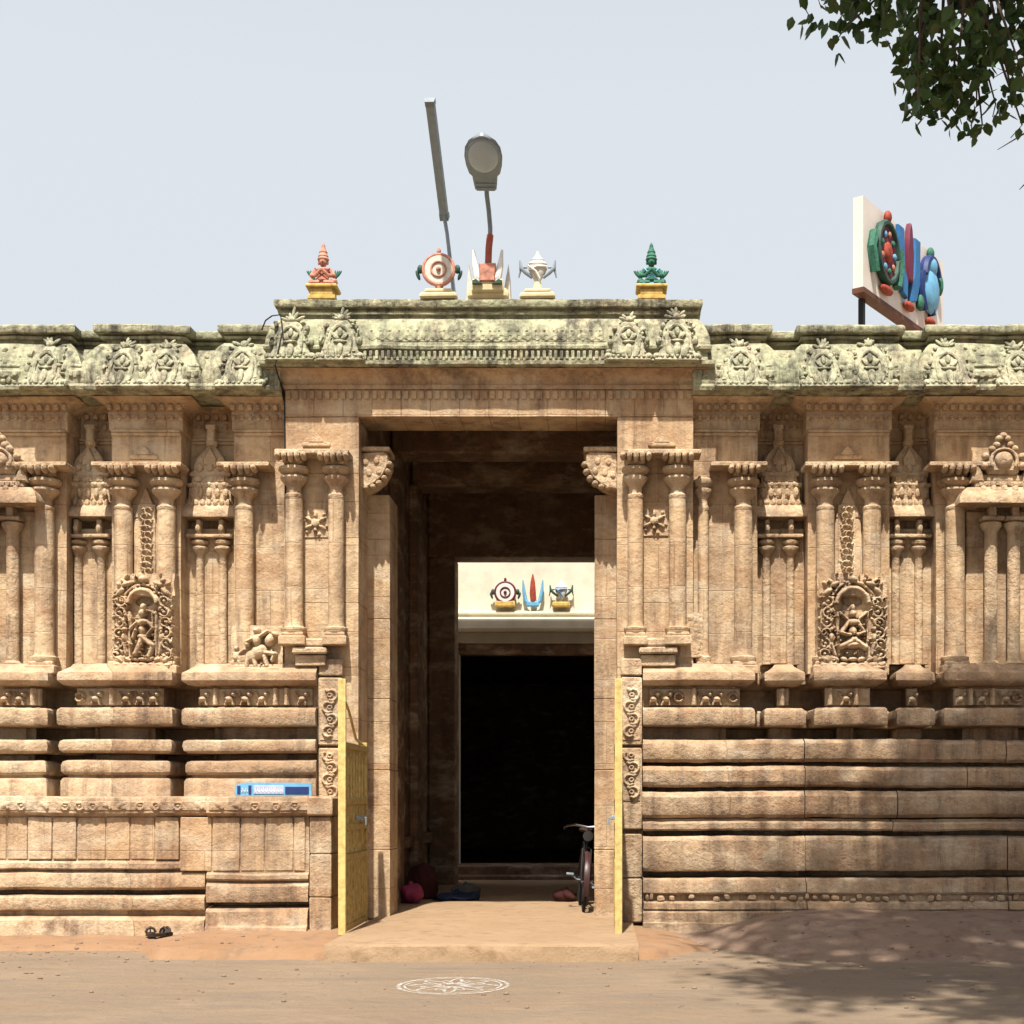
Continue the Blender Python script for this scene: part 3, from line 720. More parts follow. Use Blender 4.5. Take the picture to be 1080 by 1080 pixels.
# ------------------------------------------------------------------ niche shrines in the recesses
def niche(px0, px1, ps, lab=None, zt=4.62, big=False):
    """shallow shrine: back panel, two slender pilasters, eave, stepped tower with finial"""
    yp = YR-.16; a, b = X(px0, yp), X(px1, yp); cx = (a+b)/2; w_ = (b-a)/2
    m = MB()
    # eave over the little pilasters
    e0 = Z(546, yp-.1)
    m.sweep([(a+.03, yp+.2), (a+.03, yp-.02), (b-.03, yp-.02), (b-.03, yp+.2)], [(-.06, e0+.16), (.06, e0+.15), (.12, e0+.10), (.16, e0+.04), (.165, e0), (.02, e0), (-.06, e0-.01)], .2)
    z = e0+.12; ty = yp+.03; rn = random.Random(int(px0)+900)
    m.lathe(cx, ty, [(w_*.86, z), (w_*.86, z+.05), (w_*.76, z+.07), (w_*.74, z+.22), (w_*.82, z+.235), (w_*.82, z+.265), (w_*.66, z+.28), (w_*.64, z+.34), (w_*.72, z+.355), (w_*.72, z+.385), (w_*.60, z+.41), (w_*.57, z+.48), (w_*.46, z+.56), (w_*.32, z+.62), (w_*.20, z+.66), (w_*.14, z+.69), (w_*.20, z+.71), (w_*.13, z+.735)], 24, .42, 1)
    for i in range(-3, 4): m.ell((cx+i*w_*.23, ty-w_*.36, z+.045), (w_*.10, .03, .045), 7, 5)
    for i in (-2, -1, 0, 1, 2): m.ell((cx+i*w_*.30, ty-w_*.33, z+.145+.02*rn.random()), (w_*.105, .03, .06), 7, 5); m.ell((cx+i*w_*.27, ty-w_*.30, z+.255), (w_*.09, .03, .03), 7, 5)
    for i in (-1, 0, 1): m.box(cx+i*w_*.42-w_*.12, cx+i*w_*.42+w_*.12, ty-w_*.33, ty, z+.285, z+.345, .008); m.ell((cx+i*w_*.36, ty-w_*.26, z+.44), (w_*.13, .03, .05), 7, 5)
    m.prism([(cx-w_*.24, z+.46), (cx+w_*.24, z+.46), (cx+w_*.26, z+.53), (cx+w_*.1, z+.62), (cx, z+.68), (cx-w_*.1, z+.62), (cx-w_*.26, z+.53)], ty-w_*.30, ty, .02)
    for k in range(26):
        t = rn.random(); m.ell((cx+rn.uniform(-.72, .72)*w_*(1-.6*t), ty-w_*(.33-.13*t), z+.06+t*.5), (rn.uniform(.012, .026),)*3, 6, 4)
    m.box(cx-.045, cx+.045, ty-.06, ty+.1, z+.73, z+.93, .015); m.box(cx-.058, cx+.058, ty-.07, ty+.1, z+.88, z+.93, .01)
    m.lathe(cx, ty, [(.05, z+.70), (.07, z+.74), (.04, z+.78)], 12)
    m.jitter(.007, 4, .004)
    S = m.build('niche_shrine', STONE_S, T)
    if lab: S['label'] = lab
    m = MB(); m.box(a+.02, b-.02, yp, yp+.3, ZB-.05, e0-.10, .01); m.box(cx-.10, cx+.10, yp-.022, yp, ZB+.15, e0-.2, .008)
    m.jitter(.004); m.build('back_panel', STONE, S)
    for p in ps:
        m = MB(); x = X(p, yp); r = .052; zt = e0-.02
        m.lathe(x, yp-.03, [(r*1.5, ZB), (r*1.5, ZB+.05), (r*1.1, ZB+.06), (r*1.35, ZB+.09), (r*1.35, ZB+.12), (r*.95, ZB+.13)] + [(r*.9, ZB+.13+(zt-.52-ZB)*i/6) for i in range(7)] + [(r*1.3, zt-.36), (r*1.9, zt-.32), (r*1.9, zt-.30), (r*1.2, zt-.28), (r*1.9, zt-.26), (r*2.0, zt-.235), (r*1.1, zt-.21), (r*.8, zt-.19)], 14)
        m.box(x-r*2.5, x+r*2.5, yp-.14, yp, zt-.205, zt-.165, .01); m.box(x-r*.5, x+r*.5, yp-.12, yp, zt-.165, zt, .01); m.ell((x, yp-.12, zt-.10), (r*.6, .03, .05), 8, 5)
        m.jitter(.003); m.build('slender_pilaster', STONE_S, S)
niche(66, 124, (84, 108)); niche(193, 252, (212, 236)); niche(792, 850, (808, 833)); niche(930, 986, (944, 968))
niche(-262, -204, (-245, -220)); niche(1110, 1168, (1128, 1152))
# larger niche pavilions projecting on the end bays
def pavilion(px0, px1, ps):
    y = YB-.16; a, b = X(px0, y), X(px1, y); cx = (a+b)/2; w_ = (b-a)/2; m = MB(); e0 = Z(535, y)
    m.sweep([(a+.03, y+.3), (a+.03, y-.1), (b-.03, y-.1), (b-.03, y+.3)], [(-.1, e0+.20), (.04, e0+.19), (.11, e0+.13), (.15, e0+.05), (.15, e0), (.0, e0), (-.1, e0-.01)], .2)
    z = e0+.19
    m.box(cx-w_*.8, cx+w_*.8, y-.12, y+.2, z, z+.07, .015)
    for i in (-2, -1, 0, 1, 2): m.ell((cx+i*w_*.3, y-.16, z-.04), (w_*.11, .04, .055), 8, 6)
    m.box(cx-w_*.62, cx+w_*.62, y-.08, y+.2, z+.07, z+.15, .015)
    out = [(cx-.20, z+.15), (cx+.20, z+.15), (cx+.26, z+.24), (cx+.25, z+.36), (cx+.15, z+.45), (cx+.09, z+.50), (cx+.05, z+.58), (cx, z+.62), (cx-.05, z+.58), (cx-.09, z+.50), (cx-.15, z+.45), (cx-.25, z+.36), (cx-.26, z+.24)]
    out = [(cx+(x_-cx)*.80, z+.15+(z_-z-.15)*.86) for x_, z_ in out]
    m.prism(out, y-.12, y+.2, .04); m.ell((cx, y-.13, z+.30), (.10, .04, .085), 12, 8)
    for x_, z_ in out[2:]: m.ell((x_, y-.12, z_), (.045, .05, .04), 8, 6)
    m.tube([(cx+.14*math.cos(a_), y-.14, z+.29+.12*math.sin(a_)) for a_ in [-.6+k_*.36 for k_ in range(13)]], .018, 6)
    for k_ in range(-4, 5): m.box(cx+k_*w_*.16-.02, cx+k_*w_*.16+.02, y-.145, y, z+.012, z+.058, .006)
    for sd_ in (-1, 1): m.prism([(cx+sd_*w_*.55, z+.06), (cx+sd_*w_*.92, z+.06), (cx+sd_*w_*.86, z+.16), (cx+sd_*w_*.73, z+.24), (cx+sd_*w_*.60, z+.16)], y-.14, y+.1, .02)
    m.jitter(.008, 4, .004); S = m.build('niche_shrine', STONE_S, T)
    m = MB(); m.box(a+.04, b-.04, YB-.04, YB+.1, ZB-.05, e0-.02, .01); m.build('back_panel', STONE, S)
    for p in ps:
        x = X(p, y); r = .075; zt = e0; m = MB()
        m.lathe(x, y+.04, [(r*1.4, ZB), (r*1.4, ZB+.06), (r*1.05, ZB+.08), (r*1.25, ZB+.12), (r*.95, ZB+.15)] + [(r*.92, ZB+.15+(zt-.42-ZB)*i/6) for i in range(7)] + [(r*1.2, zt-.24), (r*1.55, zt-.20), (r*1.55, zt-.17), (r*1.0, zt-.15), (r*.8, zt-.13)], 16)
        m.box(x-r*1.6, x+r*1.6, y-.10, y+.1, zt-.15, zt-.11, .01); m.box(x-r*.5, x+r*.5, y-.06, y+.1, zt-.11, zt, .01); m.jitter(.003); m.build('slender_pilaster', STONE_S, S)
pavilion(1018, 1092, (1046, 1070)); pavilion(-30, 36, (-13, 12))

# ------------------------------------------------------------------ relief carvings
def deity_niche(pxa, pxb, y, pose):
    a, b = X(pxa, y), X(pxb, y); c = (a+b)/2; W = (b-a)/2; z0 = Z(706, y); z1 = Z(606, y); H = z1-z0
    sh = []
    u = lambda t: c+t*W
    v = lambda t: z0+t*H
    # lotus pedestal
    for i in range(-3, 4): sh.append(('e', u(i*.27), v(.045), .055, .028, 0, .09))
    for i in range(-3, 4): sh.append(('e', u(i*.25), v(.105), .05, .026, i*.25, .08))
    sh.append(('l', u(-.85), v(.015), u(.85), v(.015), .018, .10))
    # flanking scroll arch
    for s in (-1, 1):
        zs = [.16, .27, .38, .49, .60, .71]
        for i, t in enumerate(zs):
            x = u(s*(.80 - .02*i)); sh.append(('a', x, v(t), .048, .014, .07, -3.1, 1.6) if (i+(s > 0)) % 2 else ('a', x, v(t), .048, .014, .07, 0, 4.9))
            sh.append(('e', x, v(t), .02, .02, 0, .075)); sh.append(('e', u(s*.97), v(t+.05), .03, .018, s*.8, .05)); sh.append(('e', u(s*.58), v(t+.04), .028, .02, -s*.8, .05))
        sh += [('e', u(s*.72), v(.82), .06, .03, -s*.7, .08), ('e', u(s*.50), v(.90), .06, .028, -s*.35, .08), ('e', u(s*.62), v(.93), .045, .022, s*.5, .06), ('e', u(s*.80), v(.90), .035, .022, s*.9, .06)]
        sh.append(('l', u(s*.42), v(.14), u(s*.42), v(.60), .016, .05))
    sh += [('a', c, v(.68), W*.46, .030, .085, .1, 3.05), ('a', c, v(.68), W*.64, .016, .05, .5, 2.7)]
    sh += [('e', c, v(.95), .05, .04, 0, .10), ('e', c, v(.80), W*.36, .05, 0, .06)]
    sh.append(('h', c, v(.72), W*.30, .055, .09))
    # figure
    if pose == 0:
        sh += [('e', c, v(.585), .042, .048, 0, .12), ('e', c, v(.65), .03, .04, 0, .10), ('e', c, v(.49), .075, .04, .1, .12), ('e', c, v(.41), .042, .06, .15, .11), ('e', c, v(.34), .06, .035, 0, .11), ('l', u(-.02), v(.34), u(.34), v(.25), .034, .11), ('l', u(.34), v(.25), u(.22), v(.13), .027, .10), ('l', u(.0), v(.34), u(-.20), v(.16), .034, .10), ('l', u(-.14), v(.50), u(-.38), v(.42), .022, .10), ('l', u(-.38), v(.42), u(-.42), v(.56), .02, .09), ('l', u(.14), v(.50), u(.36), v(.44), .022, .10), ('l', u(.36), v(.44), u(.20), v(.36), .02, .10), ('l', u(-.16), v(.47), u(-.30), v(.33), .02, .08)]
    else:
        sh += [('e', c, v(.58), .04, .045, 0, .12), ('e', c, v(.645), .028, .045, 0, .10), ('e', c, v(.49), .078, .04, 0, .12), ('e', c, v(.40), .044, .06, 0, .11), ('e', c, v(.31), .062, .035, 0, .11), ('e', c, v(.25), .15, .035, 0, .12), ('l', u(-.1), v(.29), u(-.36), v(.23), .035, .12), ('l', u(.1), v(.29), u(.36), v(.23), .035, .12), ('l', u(-.14), v(.50), u(-.32), v(.38), .022, .10), ('l', u(-.32), v(.38), u(-.10), v(.36), .02, .12), ('l', u(.14), v(.50), u(.32), v(.38), .022, .10), ('l', u(.32), v(.38), u(.10), v(.36), .02, .12), ('l', u(-.16), v(.52), u(-.36), v(.60), .016, .08), ('l', u(.16), v(.52), u(.36), v(.60), .016, .08)]
    for s in (-1, 1): sh += [('e', u(s*.60), v(.33), .03, .055, 0, .085), ('e', u(s*.60), v(.42), .022, .026, 0, .09), ('l', u(s*.60), v(.27), u(s*.54), v(.16), .018, .08)]
    rnd = random.Random(pose+40)
    for k in range(150):      # dense eroded foliage round the figure
        t = rnd.uniform(.0, 1.02); side = rnd.choice((-1, 1)); q = rnd.uniform(.50, .98) if t < .78 else rnd.uniform(0, .9)
        if t > .78 and q > 1.25-(t-.5): continue
        if rnd.random() < .6: sh.append(('e', u(side*q), v(t), rnd.uniform(.014, .032), rnd.uniform(.009, .018), rnd.uniform(-1.5, 1.5), rnd.uniform(.03, .09)))
        else: sh.append(('a', u(side*q), v(t), rnd.uniform(.016, .03), .008, rnd.uniform(.04, .08), rnd.uniform(-3, 0), rnd.uniform(0, 3)))
    for k in range(45): sh.append(('e', u(rnd.uniform(-.45, .45)), v(rnd.uniform(.12, .62)), rnd.uniform(.008, .018), rnd.uniform(.006, .014), rnd.uniform(-1.5, 1.5), rnd.uniform(.08, .13)))
    m = MB(); m.relief(a, b, z0-.01, z1+.02, y, sh, .0075, -.03, .25, .95); m.jitter(.010, 9, .005)
    return m
deity_niche(119, 184, YB-.17, 0).build('relief_panel', STONE_S, T)['label'] = 'dancing figure under a scroll arch'
deity_niche(862, 936, YB-.17, 1).build('relief_panel', STONE_S, T)['label'] = 'seated figure under a scroll arch'
# plain bays between paired pilasters
for a, b in ((143, 168), (880, 907)):
    m = MB(); m.box(X(a, YB), X(b, YB), YB-.055, YB+.02, ZB+.1, Z(548, YB), .01)
    m.prism([(X(a, YB), Z(547, YB)), (X(b, YB), Z(547, YB)), (X((a+b)/2+3, YB), Z(522, YB)), (X((a+b)/2, YB), Z(515, YB)), (X((a+b)/2-3, YB), Z(522, YB))], YB-.055, YB+.02, .01)
    m.jitter(.003); m.build('pointed_panel', STONE, T)
def creeper(pxc, y, pya, pyb, amp):
    c = X(pxc, y); z0, z1 = Z(pyb, y), Z(pya, y); sh = []; z = z0+.04; s = 1; k = 0
    while z < z1-.03:
        sh += [('a', c+s*.02, z, .034, .010, .028, 0, 5), ('e', c-s*.035, z+.02, .024, .013, s*.7, .025), ('e', c+s*.06, z+.03, .018, .010, s*.9, .02)]
        z += .066; s = -s; k += 1
    m = MB(); m.relief(c-.10, c+.10, z0, z1, y, sh, .008, .004, .02, 1.7); return m.jitter(.003, 6, .002)
creeper(155, YB-.058, 532, 607, 1).build('creeper_relief', STONE_S, T); creeper(893, YB-.058, 532, 606, 1).build('creeper_relief', STONE_S, T)
def star(pxc, pyc, y):
    c, z = X(pxc, y), Z(pyc, y); sh = [('e', c, z, .05, .05, 0, .05)]
    for k in range(6):
        a = k*math.pi/3+.5; sh += [('e', c+.085*math.cos(a), z+.085*math.sin(a), .045, .02, a, .045), ('e', c+.13*math.cos(a+.3), z+.13*math.sin(a+.3), .018, .018, 0, .03)]
    sh += [('h', c-.035, z-.05, .014, .02, .02), ('h', c+.035, z-.05, .014, .02, .02), ('h', c, z-.10, .016, .016, .02)]
    m = MB(); m.relief(c-.16, c+.16, z-.16, z+.17, y, sh, .008, .004); return m.jitter(.003, 6, .002)
star(333, 552, -.006).build('star_relief', STONE_S, T); star(690, 550, -.006).build('star_relief', STONE_S, T)
# small hunting scene low on the left and its worn twin on the right
def horseman(pxa, pxb, y, zt, h):
    a, b = X(pxa, y), X(pxb, y); W = b-a; z0 = zt; u = lambda t: a+t*W; v = lambda t: z0+t*.5
    rnd = random.Random(3)
    sh = [('e', u(.55), v(.40), .10, .075, .5, h), ('e', u(.42), v(.30), .075, .07, 0, h), ('e', u(.76), v(.66), .055, .075, -.4, h), ('e', u(.86), v(.78), .05, .03, -.5, h),
          ('l', u(.36), v(.26), u(.33), v(.06), .032, h), ('l', u(.46), v(.24), u(.50), v(.06), .03, h*.9), ('l', u(.68), v(.38), u(.84), v(.36), .028, h*.9), ('l', u(.84), v(.36), u(.80), v(.22), .024, h*.8), ('l', u(.66), v(.30), u(.70), v(.10), .028, h*.9),
          ('e', u(.52), v(.66), .05, .075, 0, h*1.15), ('e', u(.51), v(.86), .038, .042, 0, h*1.15), ('l', u(.56), v(.72), u(.72), v(.84), .024, h), ('l', u(.46), v(.70), u(.34), v(.62), .026, h), ('e', u(.34), v(.56), .03, .03, 0, h),
          ('e', u(.13), v(.30), .05, .07, 0, h*.8), ('e', u(.13), v(.48), .03, .032, 0, h*.8), ('l', u(.08), v(.20), u(.07), v(.05), .026, h*.7), ('l', u(.18), v(.20), u(.21), v(.05), .026, h*.7), ('l', u(.17), v(.36), u(.27), v(.44), .02, h*.7), ('l', u(0.04), v(.03), u(.96), v(.03), .02, h)]
    for k in range(26): sh.append(('e', u(rnd.uniform(.06, .92)), v(rnd.uniform(.05, .8)*(.55 if k % 2 else 1)), rnd.uniform(.01, .022), rnd.uniform(.008, .018), rnd.uniform(-1.5, 1.5), h*rnd.uniform(.5, .95)))
    m = MB(); m.relief(a, b, z0, z0+.5, y, sh, .008, -.012 if h > .05 else .004, .12, 1.2); return m.jitter(.004, 6, .003)
horseman(243, 299, YB-.16, 2.86, .085).build('rider_relief', STONE_S, T); horseman(716, 742, -.0, 3.0, .015).build('rider_relief', STONE_S, T)

# ------------------------------------------------------------------ horseshoe arches on the eaves
def kudu(cx, y, z0, w_, h, lab=None, lean=.42):
    """bell-shaped gable with a round boss and a fan crest"""
    kr = random.Random(int(cx*1000)); w_ *= kr.uniform(.93, 1.07); h *= kr.uniform(.95, 1.05)
    m = MB(); hw = w_/2
    out = []
    for t in [i/14 for i in range(15)]:
        if t < .35: x = hw*(1 - .9*t*.9); z = h*t*.62
        else: q = (t-.35)/.65; a = q*math.pi/2; x = hw*.70*math.cos(a)**.8 if q < 1 else 0; z = h*.22 + h*.50*math.sin(a)
        out.append((x, z))
    full = [(cx+x, z0+z) for x, z in out] + [(cx-x, z0+z) for x, z in out[::-1][1:]]
    m.prism(full, y-.09, y+.12, .03)
    m.tube([(cx+hw*.46*math.cos(a), y-.10, z0+h*.34+h*.26*math.sin(a)) for a in [math.pi*k/10*1.25-.4 for k in range(11)]], .020, 6)
    for q in (-1, 0, 1): m.ell((cx+q*hw*.20, y-.10, z0+h*(.42+.07*(q == 0))), (hw*.11, .028, h*.075), 8, 6, Matrix.Rotation(q*.7, 3, 'Y'))
    m.ell((cx, y-.10, z0+h*.33), (hw*.30, .03, h*.028), 10, 6)
    for q in (-1, 0, 1): m.ell((cx+q*hw*.34, y-.095, z0+h*(.17+.04*(q == 0))), (hw*.15, .03, h*.12), 9, 6, Matrix.Rotation(q*.35, 3, 'Y'))
    m.box(cx-hw*.95, cx+hw*.95, y-.12, y, z0-.0, z0+h*.055, .015)
    for q in range(-4, 5): m.ell((cx+q*hw*.22, y-.12, z0+h*.075), (hw*.08, .02, h*.025), 6, 4)
    for s in (-1, 1):
        m.ell((cx+s*hw*.86, y-.08, z0+h*.08), (.05, .05, .045), 8, 6); m.ell((cx+s*hw*.78, y-.05, z0+h*.36), (.035, .04, .05), 8, 6)
        m.ell((cx+s*hw*.60, y-.04, z0+h*.60), (.03, .04, .045), 8, 6)
    for k in range(-3, 4):
        if kr.random() < .18: continue
        a = k*.38+kr.uniform(-.08, .08); L = (.085 if k else .105)*kr.uniform(.75, 1.25)
        rot = Matrix.Rotation(-a, 3, 'Y')
        m.ell(Vector((cx, y-.05, z0+h*.70)) + rot @ Vector((0, 0, L*.9)), (.020, .03, L*.62), 8, 6, rot)
    m.ell((cx, y-.07, z0+h*.74), (.045, .04, .04), 8, 6)
    for k in range(22):
        t = kr.uniform(.02, .7); m.ell((cx+kr.choice((-1, 1))*hw*kr.uniform(.45, 1.0)*(1-.45*t), y-.08, z0+h*t), (kr.uniform(.012, .03), .03, kr.uniform(.012, .03)), 6, 4)
    for v in m.v: v.y += (v.z-z0)*lean
    m.jitter(.008, 5, .005); o = m.build('horseshoe_arch', CREST, T)
    hb = MB()
    for sg in (1,):
        pts = [(cx+hw*.20*math.cos(a), .035*math.sin(a)) for a in [math.pi*k/8 for k in range(9)]] + [(cx+hw*.13*math.cos(a), .012*math.sin(a)) for a in [math.pi*(8-k)/8 for k in range(9)]]
        hb.add([(x_, y-.112+(h*.57+z_)*lean, z0+h*.57+z_) for x_, z_ in pts], [(k, k+1, 16-k, 17-k) for k in range(8)])
    hb.build('painted_hollow', BARK, o, smooth=False)  # flat dark crescent on the face, its colour painting the shade of a hollow
    if lab: o['label'] = lab
yk = YB-.30
for px in (47, 128, 174, 254, 782, 869, 919, 1001, -60, -135, -320, -275, 1075, 1178, 1226, 1330):
    kudu(X(px, yk), yk-.0, 5.86, .54, .70)
for px in (307, 359, 663, 714): kudu(X(px, -.2), -.19, 6.13, .52, .68, lean=.22)
# small relief pavilions between the arches along the eave
def eave_bits(pxa, pxb, y, z0):
    m = MB()
    x = X(pxa, y); xe = X(pxb, y)
    m.box(x, xe, y-.03, y+.1, z0, z0+.10, .02); m.box(x+.02, xe-.02, y+.0, y+.15, z0+.13, z0+.17, .015)
    n = max(2, int((xe-x)/.09))
    for k in range(n): m.box(x+(xe-x)*(k+.2)/n, x+(xe-x)*(k+.75)/n, y-.05, y+.01, z0+.02, z0+.085, .01)
    m.jitter(.01, 5, .006); m.build('eave_carving', CREST, T)
for a, b in ((-24, 22), (72, 88), (196, 212), (274, 286), (762-6, 762+2), (806, 818), (842, 848), (941, 950), (973, 978), (1026, 1080)):
    eave_bits(a, b, yk+.03, 5.98)
m = MB(); pts = [P(276, 348, -.1), P(280, 338, -.15), P(287, 333, -.2), P(296, 332, -.1), P(298, 350, -.28), P(290, 385, -.30), P(296, 405, -.1), P(300, 414, 0), P(300.5, 470, -.01), P(301, 560, -.01)]
m.tube(pts, .008, 5); m.build('cable', BLACK, T)
# pendants hanging in the re-entrant corners
for px in (96, 219, 824, 959):
    y = YR-.32; m = MB(); x = X(px, y); z = Z(404, y)
    m.ell((x, y, z), (.06, .05, .055), 10, 7)
    for k in range(5): a = k*1.2566; m.ell((x+.05*math.cos(a), y-.02, z+.045*math.sin(a)), (.03, .03, .03), 8, 5)
    m.tube([(x, y+.02, z), (x, y+.12, z+.14)], .03, 6); m.build('eave_pendant', STONE_S, T)

# ------------------------------------------------------------------ gate leaves
def leaf(x, s, lab):
    """steel leaf swung outwards, its face towards the opening on side s"""
    yb, yf = -.02, -1.34; m = MB()
    m.box(x-.02, x+.02, yf, yb, .16, .92, .004)
    L = m.build('gate_leaf', GATE, T); tag(L, lab)
    m = MB(); m.box(x-.036, x+.036, yf-.06, yf, .13, 2.66, .006); m.build('front_stile', GATE_L, L)
    m = MB(); m.box(x-.03, x+.03, yb-.05, yb+.01, .15, 2.08, .006)
    for z in (.16, .86, 1.16, 1.42, 1.98): m.box(x-.032, x+.032, yf+.002, yb-.052, z, z+.06, .004)
    m.build('frame_rail', GATE, L)
    m = MB(); m.box(x+s*.019, x+s*.024, yf+.01, yb-.06, .23, .86, .001)
    m.tube([(x, yf, 2.50), (x, yf+.35, 2.36), (x, yf+.75, 2.10), (x, yb-.04, 2.04)], .014, 6)
    for k in range(7):
        y = yf+.10+k*.17; m.box(x+s*.021, x+s*.034, y, y+.035, .225, .855, .003); m.box(x-.012, x+.012, y, y+.045, .87, 1.99, .003); m.box(x-.011, x+.011, y+.085, y+.115, .87, 1.99, .003)
        for zq in (1.04, 1.31, 1.58, 1.75, 1.90): m.ell((x, y+.06, zq), (.02, .055, .05), 8, 6)
    m.build('panel_rib', GATE, L)
    m = MB(); m.box(x+s*.03, x+s*.06, -.75, -.30, 1.26, 1.30, .006); m.tube([(x+s*.05, -.5, 1.28), (x+s*.09, -.5, 1.28), (x+s*.09, -.5, 1.20)], .009, 6); m.build('latch', STEEL, L)
    for z in (.45, 1.7): m = MB(); m.tube([(x, yb+.02, z-.05), (x, yb+.02, z+.05)], .018, 8); m.build('hinge', STEEL, L)
leaf(-2.535, 1, 'left yellow gate leaf swung open'); leaf(.19, -1, 'right yellow gate leaf seen edge on')

# ------------------------------------------------------------------ inner shrine hall
H = empty('inner_shrine_hall', (0, 8.6, 0), 'cream limewashed inner hall behind the passage with painted emblems over its dark doorway', 'temple hall')
YH = 8.6
m = MB(); xd = X(484, YH)
m.box(-8, 6, YH, YH+.3, 4.50, 6.3, .01); m.box(-8, xd, YH, YH+.3, 0, 3.98, .01); m.box(1.2, 6, YH, YH+.3, 0, 3.98, .01); m.build('front_wall', CREAM, H)
m = MB(); m.box(-8, 6, YH-.35, YH+.3, 4.27, 4.485, .03); m.box(-8, 6, YH-.10, YH+.1, 4.56, 4.62, .02); m.box(-8, 6, YH-.05, YH+.1, 6.3, 6.42, .02); m.build('sunshade', CREAM, H)
m = MB(); m.box(-8, 6, YH-.06, YH+.3, 4.08, 4.268, .01); m.build('beam', CREAM2, H)
m = MB(); m.box(xd, 1.2, YH+.02, YH+.3, 3.90, 4.078, .01); m.box(xd-.09, xd, YH-.10, YH-.002, .1, 4.07, .01); m.build('door_frame', DARKST, H)
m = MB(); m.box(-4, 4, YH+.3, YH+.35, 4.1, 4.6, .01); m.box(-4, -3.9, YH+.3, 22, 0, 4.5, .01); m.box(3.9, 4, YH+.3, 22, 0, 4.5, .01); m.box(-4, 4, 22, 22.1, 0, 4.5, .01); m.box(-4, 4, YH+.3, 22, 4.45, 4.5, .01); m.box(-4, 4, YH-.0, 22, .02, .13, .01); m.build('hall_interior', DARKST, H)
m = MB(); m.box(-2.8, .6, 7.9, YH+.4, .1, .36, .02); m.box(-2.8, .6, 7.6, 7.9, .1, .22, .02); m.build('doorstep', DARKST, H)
for o in H.children: o.data.transform(Matrix.Translation(-H.location))
# emblems painted in relief on the wall
def disc_emblem(c, r, y, mats, parent, scale=1):
    """discus with flames and ribbons"""
    cx, cz = c; m = MB()
    m.prism([(cx+r*math.cos(a), cz+r*math.sin(a)) for a in [2*math.pi*k/28 for k in range(28)]], y-.05, y+.03, .015); m.build('disc', mats[0], parent)
    m = MB(); m.tube([(cx+r*.98*math.cos(a), y-.03, cz+r*.98*math.sin(a)) for a in [2*math.pi*k/28 for k in range(28)]], r*.14, 8, True)
    m.tube([(cx+r*.48*math.cos(a), y-.055, cz+r*.48*math.sin(a)) for a in [2*math.pi*k/20 for k in range(20)]], r*.07, 6, True); m.ell((cx, y-.055, cz), (r*.16, .03, r*.16), 10, 6); m.build('rim', mats[1], parent)
    for a in (math.pi/2, -math.pi/2): m = MB(); m.ell((cx+r*1.22*math.cos(a), y-.02, cz+r*1.22*math.sin(a)), (r*.14, .035, r*.26), 8, 6); m.build('flame', mats[1], parent)
    for s in (-1, 1):
        m = MB(); m.ell((cx+s*r*1.22, y-.02, cz+r*.05), (r*.20, .03, r*.30), 8, 6); m.ell((cx+s*r*1.38, y-.0, cz-r*.30), (r*.12, .02, r*.36), 8, 6, Matrix.Rotation(s*.35, 3, 'Y')); m.build('ribbon', mats[2], parent)
def conch_emblem(c, r, y, mats, parent):
    cx, cz = c; m = MB()
    m.lathe(cx, y, [(.01, cz-r*.95), (r*.18, cz-r*.7), (r*.42, cz-r*.3), (r*.62, cz+.1*r), (r*.55, cz+r*.35), (r*.62, cz+r*.42), (r*.40, cz+r*.62), (r*.44, cz+r*.68), (r*.22, cz+r*.86), (r*.10, cz+r*1.1), (.01, cz+r*1.25)], 18, .5); m.build('conch', mats[0], parent)
    m = MB(); m.tube([(cx-r*.6, y-r*.25, cz+.25*r), (cx-.1*r, y-r*.36, cz-.15*r), (cx+.15*r, y-r*.25, cz-r*.6)], r*.07, 6); m.tube([(cx-r*.55, y-r*.2, cz-.0*r), (cx, y-r*.36, cz+.18*r), (cx+.6*r, y-r*.22, cz+r*.2)], r*.06, 6); m.build('groove_band', mats[1], parent)
    for s in (-1, 1):
        m = MB(); m.tube([(cx+s*r*.35, y, cz-r*.45), (cx+s*r*.75, y-.01, cz-r*.15), (cx+s*r*1.05, y-.01, cz+r*.15), (cx+s*r*1.12, y, cz+r*.65)], [r*.10, r*.13, r*.13, r*.05], 8)
        m.tube([(cx+s*r*.65, y, cz+r*.2), (cx+s*r*1.05, y, cz+r*.2), (cx+s*r*1.2, y, cz-r*.45)], [r*.06, r*.10, r*.04], 8); m.build('ribbon', mats[2], parent)
def namam_emblem(cx, z0, w_, h, y, mats, parent, flame=True):
    m = MB()
    for s in (-1, 1): m.tube([(cx+s*w_*.16, y, z0+h*.10), (cx+s*w_*.34, y, z0+h*.2), (cx+s*w_*.42, y, z0+h*.5), (cx+s*w_*.46, y, z0+h*.86)], [w_*.10, w_*.10, w_*.08, w_*.03], 8)
    m.box(cx-w_*.30, cx+w_*.30, y-.04, y+.03, z0, z0+h*.18, .02); m.build('mark_arm', mats[0], parent)
    m = MB(); m.lathe(cx, y-.02, [(w_*.11, z0+h*.16), (w_*.15, z0+h*.45), (w_*.11, z0+h*.8), (.008, z0+h*1.05)] if flame else [(w_*.14, z0+h*.12), (w_*.15, z0+h*.4), (w_*.13, z0+h*.45)], 12, .6); m.build('mark_centre', mats[1], parent)
E = empty('discus_emblem', (X(533, YH), YH-.1, 4.62), 'small painted discus emblem on cream wall seen through the doorway', 'emblem')
def mk(E, f, *a):      # builds emblem parts with their geometry kept in place under the Empty
    before = set(bpy.data.objects); f(*a, E)
    for o in set(bpy.data.objects)-before:
        if o.parent == E: o.data.transform(Matrix.Translation(-E.location))
